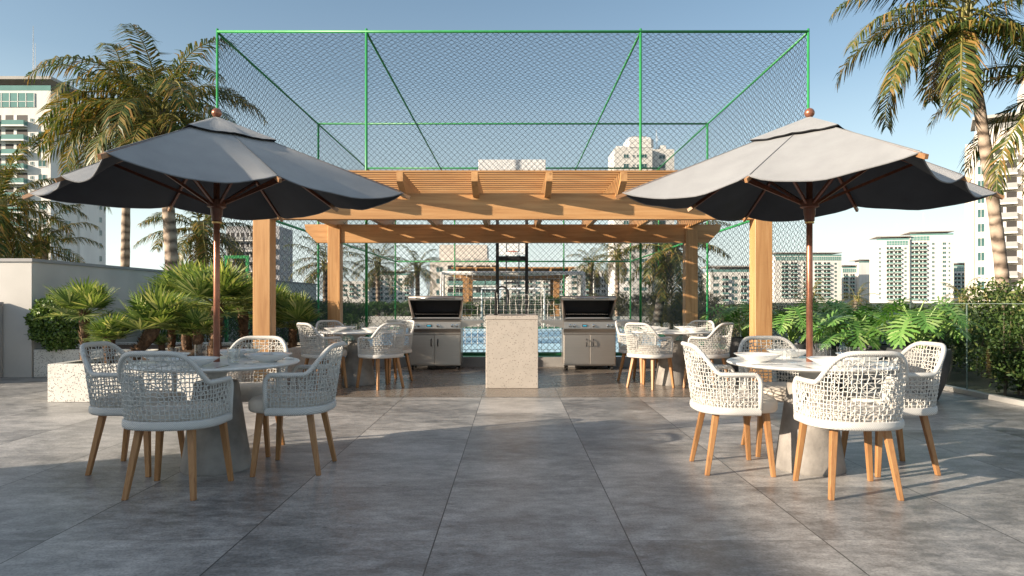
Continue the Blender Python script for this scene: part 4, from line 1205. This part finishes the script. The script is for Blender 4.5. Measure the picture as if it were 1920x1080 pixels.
def make_chair():
    t = thing('rope_armchair', '', 'chair', (0, 0, 0), 0, 'woven rope armchairs')
    # legs
    for sx in (-1, 1):
        for (xt, yt, xb, yb) in ((.195, .175, .238, .212), (.150, -.135, .200, -.212)):
            q = MB(); a = Vector((sx * xt, yt, .425)); b = Vector((sx * xb, yb, 0))
            vs = []
            for p, h in ((b, .0145), (a, .0205)):
                vs += [p + Vector((i * h, j * h, 0)) for i, j in ((-1, -1), (1, -1), (1, 1), (-1, 1))]
            q.add(vs, [(3, 2, 1, 0), (4, 5, 6, 7)] + [(i, (i + 1) % 4, 4 + (i + 1) % 4, 4 + i) for i in range(4)])
            o = q.build('leg', leg_wood, t)
            md = o.modifiers.new('edge', 'BEVEL'); md.width = .004; md.segments = 2
    # seat cushion
    q = MB(); n = 48
    rings = []
    for (k, z) in ((.86, .412), (.97, .416), (1.0, .43), (1.0, .468), (.985, .485), (.94, .498), (.80, .508), (.45, .514), (.0, .515)):
        ring_ = []
        for i in range(n):
            a = 2 * PI * i / n; e = 2 / 2.9
            c, s_ = math.cos(a), math.sin(a)
            yy = abs(s_) ** e * (.295 if s_ > 0 else .218) * math.copysign(1, s_)
            ring_.append((.262 * math.copysign(abs(c) ** e, c) * max(k, .001), yy * max(k, .001), z))
        rings.append(ring_)
    vs = [p for r_ in rings for p in r_]
    fs = [(j * n + i, j * n + (i + 1) % n, (j + 1) * n + (i + 1) % n, (j + 1) * n + i) for j in range(len(rings) - 1) for i in range(n)] + [tuple(range(n))[::-1]]
    q.add(vs, fs); q.build('seat_cushion', cushion, t, smooth='all')
    # wrapped tube frame
    K = 90
    pth = [shell(0, .44), shell(0, .54)]
    fr = [Vector((shell(0, .672).x, AF, .612)), Vector((shell(0, .67).x, AF - .006, .642)), Vector((shell(.012, .67).x, AF - .022, .663))]
    pth += fr
    for i in range(3, K - 2):
        s_ = i / K; x, y = plan(s_); pth.append(shell(s_, topz(y)))
    pth += [Vector((-p.x, p.y, p.z)) for p in fr[::-1]] + [shell(1, .54), shell(1, .44)]
    q = MB(); q.tube(pth, .0155, 10); q.build('frame', wrap, t, smooth='all')
    # bottom band
    q = MB(); vs, fs = [], []
    K2 = 60
    prof = ((.004, .405), (.014, .412), (.017, .43), (.014, .452), (.004, .458), (-.012, .456), (-.012, .408))
    for i in range(K2 + 1):
        s_ = i / K2; p = shell(s_, .44); a, b = shell(max(0, s_ - .01), .44), shell(min(1, s_ + .01), .44)
        tn = (b - a).normalized(); nn = Vector((tn.y, -tn.x, 0))
        if nn.dot(Vector((p.x, p.y, 0))) < 0: nn = -nn
        for (o_, z) in prof: vs.append((p.x + nn.x * o_, p.y + nn.y * o_, z))
    m = len(prof)
    for i in range(K2):
        for j in range(m): fs.append((i * m + j, i * m + (j + 1) % m, (i + 1) * m + (j + 1) % m, (i + 1) * m + j))
    fs += [tuple(range(m)), tuple(K2 * m + j for j in range(m))]
    q.add(vs, fs); q.build('seat_band', wrap, t, smooth=50)
    # woven rope
    rg = random.Random(9)
    q = MB(); NV, rr = 46, .0034
    for i in range(NV):
        s0 = (i + .5) / NV
        _, y = plan(s0); zt = topz(y) - .006
        if s0 < .03 or s0 > .97: zt = min(zt, .655)
        k = max(4, int((zt - .45) / .032))
        pts = []
        for j in range(k + 1):
            z = .45 + (zt - .45) * j / k
            sj = s0 + (rg.uniform(-.0036, .0036) if 0 < j < k else 0)
            p = shell(min(1, max(0, sj)), z)
            pts.append(p + (Vector((p.x, p.y, 0)).normalized() * (.003 if (i + j) % 2 else -.003)))
        q.tube(pts, rr, 4, cap=False)
    zs = [.472 + .0262 * k for k in range(15)]
    for kz, z in enumerate(zs):
        run, cur = [], []
        for i in range(0, 2 * NV + 1):
            s0 = i / (2 * NV)
            _, y = plan(s0)
            if z < topz(y) - .012 and not (z > .64 and (s0 < .02 or s0 > .98)):
                p = shell(s0, z + rg.uniform(-.0035, .0035))
                cur.append(p + Vector((p.x, p.y, 0)).normalized() * (.003 if (i // 2 + kz) % 2 else -.003))
            else:
                if len(cur) > 2: run.append(cur)
                cur = []
        if len(cur) > 2: run.append(cur)
        for c in run: q.tube(c, rr, 4, cap=False)
    for i in range(NV - 1):
        for kz in range(len(zs) - 1):
            if rg.random() < .36:
                s0, s1 = (i + .5) / NV, (i + 1.5) / NV
                _, y = plan((s0 + s1) / 2)
                if zs[kz + 1] < topz(y) - .02:
                    za, zb = (zs[kz], zs[kz + 1]) if rg.random() < .6 else (zs[kz + 1], zs[kz])
                    q.tube([shell(s0, za), shell(s1, zb)], rr * .9, 4, cap=False)
    q.build('woven_back', rope, t, fix=False)
    return t


def rotv(x, y, a): return (x * math.cos(a) - y * math.sin(a), x * math.sin(a) + y * math.cos(a))


chair0 = make_chair()
used = []
CH = {
    0: [('rope armchair with its back to us in front of the left umbrella table', 270), ('rope armchair facing right at the left umbrella table', 180), ('rope armchair facing left at the right side of the left umbrella table', 0), ('rope armchair facing us behind the left umbrella table, its back against the planter', 90)],
    1: [('rope armchair with its back to us in front of the right umbrella table', 270), ('rope armchair facing right at the right umbrella table', 180), ('rope armchair facing left at the right umbrella table, before the tall pot', 0), ('rope armchair facing us behind the right umbrella table', 90)],
    2: [('rope armchair with its back to us, between the rear left table and the island', 270), ('rope armchair at the near left side of the rear left table, beside the planter', 180), ('rope armchair at the rear left table half hidden in front of the left grill', 0), ('rope armchair facing us at the rear left table before the left rear post', 90)],
    3: [('rope armchair at the rear right table on its right side, nearest the pots', 270), ('rope armchair with its back to us, between the rear right table and the island', 180), ('rope armchair facing us at the rear right table before the right rear post', 0), ('rope armchair at the rear right table half hidden beside the right grill', 90)],
}
jit = random.Random(4)
for ti, (tn, x, y, z, rot) in enumerate(TABS):
    for lab, a in CH[ti]:
        A = R(a + rot)
        d = .55
        px_, py_ = x + d * math.cos(A), y + d * math.sin(A)
        rz = A + PI / 2 + jit.uniform(-.02, .02)
        if not used:
            c = chair0; c.location = (px_, py_, z); c.rotation_euler = (0, 0, rz); c['label'] = lab; used.append(1)
        else: dup(chair0, (px_, py_, z), rz, lab)

# ------------------------------------------------------------------ tableware
def tag1(o, label, cat, group): return tag(o, label, cat, group)


q = MB(); q.lathe([(.058, 0), (.06, .004), (.095, .016), (.135, .038), (.158, .052), (.160, .055), (.156, .0555), (.13, .043), (.09, .022), (.05, .013), (.0, .012)], 48)
bowl0 = q.build('dinner_bowl', china, None, smooth=60)
q = MB(); q.lathe([(.0335, 0), (.036, .003), (.041, .11), (.0395, .11), (.0352, .012), (.0, .010)], 28)
glass0 = q.build('tumbler', tum_glass, None, smooth=50)
q = MB()
q.prism([(-.006, -.10), (.006, -.10), (.008, -.01), (.011, .0), (.011, .09), (.0, .11), (-.004, .09), (-.005, .0)], 'z', 0, .003); knife0 = q.build('table_knife', cutlery_m)
q = MB(); q.prism([(-.006, -.10), (.006, -.10), (.004, .02), (.012, .04), (.012, .055), (-.012, .055), (-.012, .04), (-.004, .02)], 'z', 0, .003)
for i in range(4): q.box(-.012 + i * .0068, -.0084 + i * .0068, .055, .10, 0, .003)
fork0 = q.build('table_fork', cutlery_m)
q = MB(); rgn = random.Random(2); n = 10; vs = []
for j in range(n + 1):
    for i in range(n + 1):
        u, v = i / n - .5, j / n - .5
        vs.append((u * .15, v * .13, .022 + .028 * math.exp(-(u * u + v * v) * 9) + .012 * math.sin(u * 17 + v * 5) + .009 * math.sin(v * 23 + 1) + rgn.uniform(-.002, .002)))
q.add(vs, [(j * (n + 1) + i, j * (n + 1) + i + 1, (j + 1) * (n + 1) + i + 1, (j + 1) * (n + 1) + i) for j in range(n) for i in range(n)])
nap0 = q.build('crumpled_napkin', linen, None, smooth='all')
seen = {}


def put(o, key, x, y, z, rz, label, cat, group):
    if key in seen: c = o.copy(); COL.objects.link(c)
    else: c = o; seen[key] = 1
    c.location = (x, y, z); c.rotation_euler = (0, 0, rz)
    tag(c, label, cat, group)


SIDE = {0: {270: 'nearest us', 180: 'on the left', 0: 'on the right', 90: 'at the back'}, 45: {270: 'on the near right', 180: 'on the near left', 0: 'on the far right', 90: 'on the far left'}}
for ti, (tn, x, y, z, rot) in enumerate(TABS):
    zt = z + .7337
    for a in (270, 180, 0, 90):
        A = R(a + rot); sd = SIDE[rot][a]
        ca, sa = math.cos(A), math.sin(A)
        def at(r, o): return x + r * ca - o * sa, y + r * sa + o * ca
        bx, by = at(.355, 0)
        put(bowl0, 'b', bx, by, zt, 0, f'white bowl {sd} of the {tn}', 'bowl', 'bowls on the tables')
        if a in (0, 90) or ti > 1:
            put(nap0, 'n', bx + .01, by, zt, A + a, f'crumpled white napkin in the bowl {sd} of the {tn}', 'napkin', 'napkins in the bowls')
        gx, gy = at(.20, .20 if a != 90 else -.17)
        put(glass0, 'g', gx, gy, zt, 0, f'clear tumbler beside the bowl {sd} of the {tn}', 'glass', 'tumblers on the tables')
        if a in (0, 180):
            gx, gy = at(.17, -.13)
            put(glass0, 'g', gx, gy, zt, 0, f'second clear tumbler beside the bowl {sd} of the {tn}' if ti < 2 else f'second clear tumbler beside the bowl {sd} of the {tn}', 'glass', 'tumblers on the tables')
        kx, ky = at(.37, .195); fx, fy = at(.37, -.195)
        put(knife0, 'k', kx, ky, zt, A + PI / 2, f'steel knife beside the bowl {sd} of the {tn}', 'knife', 'cutlery on the tables')
        put(fork0, 'f', fx, fy, zt, A + PI / 2, f'steel fork beside the bowl {sd} of the {tn}', 'fork', 'cutlery on the tables')

# ------------------------------------------------------------------ apartment towers
def window_mesh(w_, h, name='window'):
    q = MB()
    q.box(-w_ / 2, w_ / 2, -.04, .02, -h / 2, h / 2, 1)
    fw = min(.07, w_ * .08)
    for x0, x1 in ((-w_ / 2, -w_ / 2 + fw), (w_ / 2 - fw, w_ / 2), (-fw / 2, fw / 2)): q.box(x0, x1, -.075, -.042, -h / 2, h / 2, 0)
    q.box(-w_ / 2 - .06, w_ / 2 + .06, -.12, -.001, -h / 2 - .1, -h / 2 - .003, 0)
    return q


def balcony_mesh(w_, h, dp=1.2):
    q = MB()
    q.box(-w_ / 2 + .05, w_ / 2 - .05, -.03, .02, -h * .36, h * .36, 2)          # dark glazed opening
    q.box(-w_ * .12, w_ * .02, -.06, -.032, -h * .36, h * .36, 0)
    q.box(-w_ / 2, w_ / 2, -dp, -.001, -h * .5, -h * .5 + .3, 0)                 # slab
    q.box(-w_ / 2 + .05, w_ / 2 - .05, -dp + .02, -dp + .08, -h * .5 + .302, -h * .5 + 1.25, 1)
    q.box(-w_ / 2 + .05, -w_ / 2 + .11, -dp + .082, -.03, -h * .5 + .302, -h * .5 + 1.25, 1)
    q.box(w_ / 2 - .11, w_ / 2 - .05, -dp + .082, -.03, -h * .5 + .302, -h * .5 + 1.25, 1)
    return q


MCACHE = {}
def feature(t, kind, w_, h, mats, M, cnt, spill):
    key = (kind, round(w_, 2), round(h, 2), mats[1].name)
    nm = 'balcony' if kind == 'bal' else 'window'
    if cnt.get(nm, 0) >= 100:
        mb = balcony_mesh(w_, h) if kind == 'bal' else window_mesh(w_, h)
        s_ = spill.setdefault((nm, mats[1].name), (MB(), mats))
        s_[0].add([M @ Vector(v) for v in mb.v], mb.f, 0)
        s_[0].m[-len(mb.f):] = mb.m
        return
    cnt[nm] = cnt.get(nm, 0) + 1
    if key not in MCACHE:
        o = (balcony_mesh(w_, h) if kind == 'bal' else window_mesh(w_, h)).build(nm, mats)
        MCACHE[key] = o.data
    else:
        o = bpy.data.objects.new(nm, MCACHE[key]); COL.objects.link(o)
    o.parent = t; o.matrix_local = M


def block(t, W_, Dp, zt, fh, cols, side=(), sidesign=1, wall=bw_white, x0=0.0, y0=0.0, first=3.0, band=None, zmin=0.5, par=None, rows=99, roof=True, cnt=None, spill=None, rot=0.0):
    """one tower block; local origin at the near corner x0,y0 ; front looks to -Y"""
    par = par or par_glass
    L = Matrix.Translation((x0, y0, 0)) @ Matrix.Rotation(rot, 4, 'Z')
    q = MB(); q.box(0, W_, 0, Dp, -.06, zt)
    o = q.build('wall', wall, t); o.matrix_local = L
    if roof:
        q = MB(); q.box(-.4, W_ + .4, -.6, Dp + .4, zt + 2.2, zt + 2.8); q.box(W_ * .2, W_ * .8, Dp * .25, Dp * .75, zt + .002, zt + 2.198)
        o = q.build('roof', roof_m, t); o.matrix_local = L
        q = MB(); q.box(0.05, W_ - .05, .05, .15, zt + .002, zt + 1.1)
        o = q.build('parapet', par, t); o.matrix_local = L
    if band:
        q = MB(); b0, b1 = band
        q.box(b0 * W_, b1 * W_, -.10, -.002, zt - 3.4, zt - .5, 0)
        k = max(2, int((b1 - b0) * W_ / 1.6))
        for i in range(k + 1):
            xx = b0 * W_ + (b1 - b0) * W_ * i / k
            q.box(xx - .06, xx + .06, -.16, -.102, zt - 3.4, zt - .5, 1)
        q.box(b0 * W_, b1 * W_, -.16, -.102, zt - 2.3, zt - 2.2, 1)
        o = q.build('glass_band', [par, frame_w], t); o.matrix_local = L
    r = 0
    z = zt - first - fh * .5
    while z > zmin and r < rows:
        for kind, u, w_, h in cols:
            m = [frame_w, par, dark_in] if kind == 'bal' else [frame_w, win_glass]
            feature(t, kind, w_, h, m, L @ Matrix.Translation((u, 0, z)), cnt, spill)
        for kind, u, w_, h in side:
            m = [frame_w, par, dark_in] if kind == 'bal' else [frame_w, win_glass]
            if sidesign > 0: Mx = L @ Matrix.Translation((W_, u, z)) @ Matrix.Rotation(R(90), 4, 'Z')
            else: Mx = L @ Matrix.Translation((0, u, z)) @ Matrix.Rotation(R(-90), 4, 'Z')
            feature(t, kind, w_, h, m, Mx, cnt, spill)
        z -= fh; r += 1


def finish(t, spill):
    for (nm, _), (mb, mats) in spill.items():
        o = mb.build('more_' + ('balconies' if nm == 'balcony' else 'windows'), mats, t); o['kind'] = 'stuff'


def mast(t, x, y, z, h, r=.12):
    q = MB(); q.tube([(x, y, z), (x, y, z + h)], [r, r * .4], 5)
    q.tube([(x + .5, y, z), (x + .5, y, z + h * .7)], [r * .5, r * .3], 4)
    q.build('antenna', white_pt, t)


# left tower
D = 140; s = D / F
x0 = PX(-120, D); W_ = PX(95, D) - x0
t = thing('apartment_tower', 'white apartment tower with green balconies at the left edge behind the palms', 'tower', (x0, D, 0))
c, sp = {}, {}
U = lambda px: PX(px, D) - x0
block(t, W_, 14, PZ(170, D), 2.95, [('bal', U(31), 4.6, 2.95), ('bal', U(-14), 3.6, 2.95), ('bal', U(-70), 4.6, 2.95), ('win', U(79.5), 1.7, 1.25), ('win', U(60), .7, .7)],
      [('win', 5.4, 1.9, 1.3), ('win', 3.2, .7, .7), ('win', 9.6, .7, .6)], 1, band=(0.0, .86), first=4.6, zmin=6, cnt=c, spill=sp)
block(t, 5.0, 9.5, PZ(172, D), 2.95, [], [('win', 7.5, 1.0, 1.2)], 1, x0=W_ - 4.6, y0=8.8 - 0.0, roof=False, first=5.2, zmin=8, cnt=c, spill=sp, wall=bw_white)
q = MB()
for i in range(5): q.box(W_ * .5 + i * 2.0, W_ * .5 + i * 2.0 + 1.2, 5, 6.5, PZ(170, D) + 2.802, PZ(170, D) + 3.9)
q.build('roof_equipment', roof_m, t)
mast(t, U(30), 5, PZ(170, D) + 2.8, 12.5, .16); finish(t, sp)

# right edge tower, turned towards us
D = 130
t = thing('apartment_tower', 'cream apartment tower with stacked balconies behind the right coconut palm', 'tower', (PX(1868, D), D + 6, 0), R(-32))
c, sp = {}, {}
block(t, 7.6, 10, 35, 2.85, [('win', 1.0, 1.2, 1.6), ('bal', 5.0, 3.6, 2.85)], [], -1, wall=bw_pink, first=3.6, zmin=2, par=grey_glass, cnt=c, spill=sp)
block(t, 14, 12, 44, 2.85, [('bal', 2.2, 3.0, 2.85), ('win', 5.0, 1.2, 1.6), ('bal', 8.4, 3.6, 2.85), ('win', 12, 1.2, 1.6)], [], -1, wall=bw_pink, x0=7.7, y0=-.8, first=3.6, zmin=2, par=grey_glass, cnt=c, spill=sp)
block(t, 1.4, 6, 33, 2.85, [], [], -1, wall=bw_pink, x0=-1.5, y0=2.2, first=3, roof=False, cnt=c, spill=sp)
finish(t, sp)

# distant twin towers
D = 457
t = thing('apartment_tower', 'slim white twin tower with green glass crown in the distance, centre of the right skyline', 'tower', (PX(1706, D), D, 0), R(-14))
c, sp = {}, {}
sc = D / F
block(t, 26 * 1, 20, PZ(442, D), 3.0, [('bal', 3.0, 4.2, 3.0), ('bal', 8.0, 4.2, 3.0), ('win', 14.0, 1.6, 1.5), ('win', 20.5, 2.2, 1.6), ('win', 23.5, 1.2, 1.3)], [], -1, band=(.02, .45), first=4.2, zmin=3, cnt=c, spill=sp)
block(t, 20, 18, PZ(450, D), 3.0, [('win', 2.0, 1.2, 1.3), ('bal', 8.0, 4.0, 3.0), ('bal', 13.0, 4.0, 3.0), ('win', 17.5, 1.5, 1.4)], [], -1, x0=-20.6, y0=-1.5, band=(.3, .95), first=4.2, zmin=3, cnt=c, spill=sp)
mast(t, 10, 6, PZ(442, D) + 2.8, 13, .35); mast(t, -6, 6, PZ(450, D) + 2.8, 9, .25); finish(t, sp)

D = 519
t = thing('apartment_tower', 'broad white block with dark green glazing behind the right umbrella pole', 'tower', (PX(1452, D), D, 0))
c, sp = {}, {}
block(t, PX(1578, D) - PX(1452, D), 18, PZ(480, D), 3.05, [('bal', 8, 5, 3.05), ('bal', 15, 5, 3.05), ('bal', 24, 4, 3.05), ('bal', 33, 5, 3.05), ('bal', 40, 5, 3.05), ('win', 46.5, 1.8, 1.6)], [], 1, band=(.02, .99), first=4.4, zmin=4, cnt=c, spill=sp)
mast(t, 36, 6, PZ(480, D) + 2.8, 17, .35); finish(t, sp)

D = 560
t = thing('apartment_tower', 'low white block with a plain side wall between the pole and the twin towers', 'tower', (PX(1579, D), D, 0))
c, sp = {}, {}
block(t, 12.0, 18, PZ(503, D), 3.05, [('bal', 3, 3.5, 3.05), ('bal', 8.5, 3.5, 3.05)], [], 1, band=(.02, .98), first=4.4, zmin=4, cnt=c, spill=sp)
block(t, 17.5, 18, PZ(493, D), 3.05, [('bal', 13, 3, 3.05), ('bal', 16, 2.4, 3.05)], [], 1, x0=12.2, y0=-3, band=(.62, .99), first=4.4, zmin=4, cnt=c, spill=sp)
mast(t, 4, 6, PZ(503, D) + 2.8, 20, .35); finish(t, sp)

D = 500
t = thing('apartment_tower', 'low white tower with dark penthouse between the twin towers and the cream tower', 'tower', (PX(1787, D), D, 0), R(-10))
c, sp = {}, {}
block(t, 24, 18, PZ(500, D), 3.05, [('bal', 3, 4, 3.05), ('bal', 8, 4, 3.05), ('win', 14.5, 1.8, 1.6), ('bal', 20, 5, 3.05)], [], -1, band=(.02, .5), first=4.4, zmin=4, cnt=c, spill=sp)
mast(t, 2, 6, PZ(500, D) + 2.8, 12, .3); finish(t, sp)

# tower behind the fence, right of centre
D = 216
t = thing('apartment_tower', 'cream stepped tower rising above the pergola inside the chain link, right of centre', 'tower', (PX(1152, D), D, 0))
c, sp = {}, {}
sc = D / F
block(t, 71 * sc, 14, PZ(278, D), 3.0, [('win', 22 * sc, 1.7, 1.1), ('win', 36 * sc, .7, .7), ('win', 44 * sc, .7, .7), ('win', 56 * sc, 1.7, 1.1)], [], 1, wall=bw_white, first=1.0, zmin=3, roof=False, cnt=c, spill=sp)
block(t, 43 * sc, 12, PZ(277, D), 3.0, [('win', 20 * sc, 2.0, 1.1)], [], 1, wall=bw_white, x0=72 * sc, y0=2.0, first=1.0, zmin=3, roof=False, cnt=c, spill=sp)
q = MB(); q.rbox(26 * sc, 78 * sc, 3, 11, PZ(277, D) + .01, PZ(252, D), .9); q.box(92 * sc, 102 * sc, 4, 8, PZ(276.5, D), PZ(267, D)); q.rbox(4 * sc, 25.5 * sc, 1, 12, PZ(277.9, D), PZ(272, D), .3)
q.build('water_tank', bw_white, t)
q = MB()
for i in range(6): q.box((38 + i * 5) * sc, (41 + i * 5) * sc, 5, 7, PZ(252, D) + .003, PZ(248, D))
q.build('roof_equipment', roof_m, t)
mast(t, 86 * sc, 6, PZ(276, D), 7, .12); finish(t, sp)

# block behind the left grill and the goal
D = 148
t = thing('apartment_block', 'wide cream block with green windows behind the left grill and the goal', 'building', (PX(806, D), D, 0))
c, sp = {}, {}; sc = D / F
block(t, 128 * sc, 14, PZ(492, D), 2.5, [('win', 18 * sc, 1.5, 1.0), ('bal', 48 * sc, 3.4, 2.5), ('bal', 86 * sc, 4.2, 2.5), ('bal', 116 * sc, 2.6, 2.5)], [], 1, wall=bw_pink, first=.3, zmin=1, roof=False, cnt=c, spill=sp)
block(t, 92 * sc, 10, PZ(456, D), 3.0, [], [], 1, wall=bw_pink, x0=14 * sc, y0=4, first=3, roof=False, cnt=c, spill=sp)
q = MB()
for i in range(4): q.box((46 + 18 * i) * sc, (56 + 18 * i) * sc, 1, 3, PZ(491.8, D), PZ(484, D))
q.build('roof_equipment', roof_m, t); finish(t, sp)

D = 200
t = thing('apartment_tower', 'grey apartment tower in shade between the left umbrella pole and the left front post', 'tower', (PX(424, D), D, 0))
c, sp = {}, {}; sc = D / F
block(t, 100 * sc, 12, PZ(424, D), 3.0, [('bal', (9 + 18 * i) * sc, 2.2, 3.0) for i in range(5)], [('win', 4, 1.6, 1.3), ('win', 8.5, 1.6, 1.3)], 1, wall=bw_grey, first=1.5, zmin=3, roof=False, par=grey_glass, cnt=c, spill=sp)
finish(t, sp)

for lab, D, a, b, top, cols in (
        ('distant white block with many small windows left of the slender palm', 420, 640, 692, 527, 4),
        ('distant white block right of the slender palm behind the chain link', 430, 694, 770, 516, 6),
        ('distant white tower with fine windows behind the far goal', 400, 940, 1062, 512, 8),
        ('plain white block just left of the right grill behind the palms', 360, 1064, 1112, 499, 2),
        ('distant block with dark balconies between two palms above the right grill', 380, 1114, 1150, 508, 3),
        ('distant white block behind the golden palm and the right front post', 300, 1332, 1440, 510, 6)):
    t = thing('distant_block', lab, 'building', (PX(a, D), D, 0))
    c, sp = {}, {}
    W_ = PX(b, D) - PX(a, D)
    block(t, W_, 14, PZ(top, D), 3.0, [('bal' if (i % 2 or cols == 3) else 'win', W_ * (i + .6) / (cols + .2), min(3.0, W_ / cols * .62), 3.0 if (i % 2 or cols == 3) else 1.4) for i in range(cols)], [], 1, first=1.2, zmin=2, roof=(b - a) > 60, cnt=c, spill=sp, par=grey_glass if cols == 3 else par_glass)
    finish(t, sp)
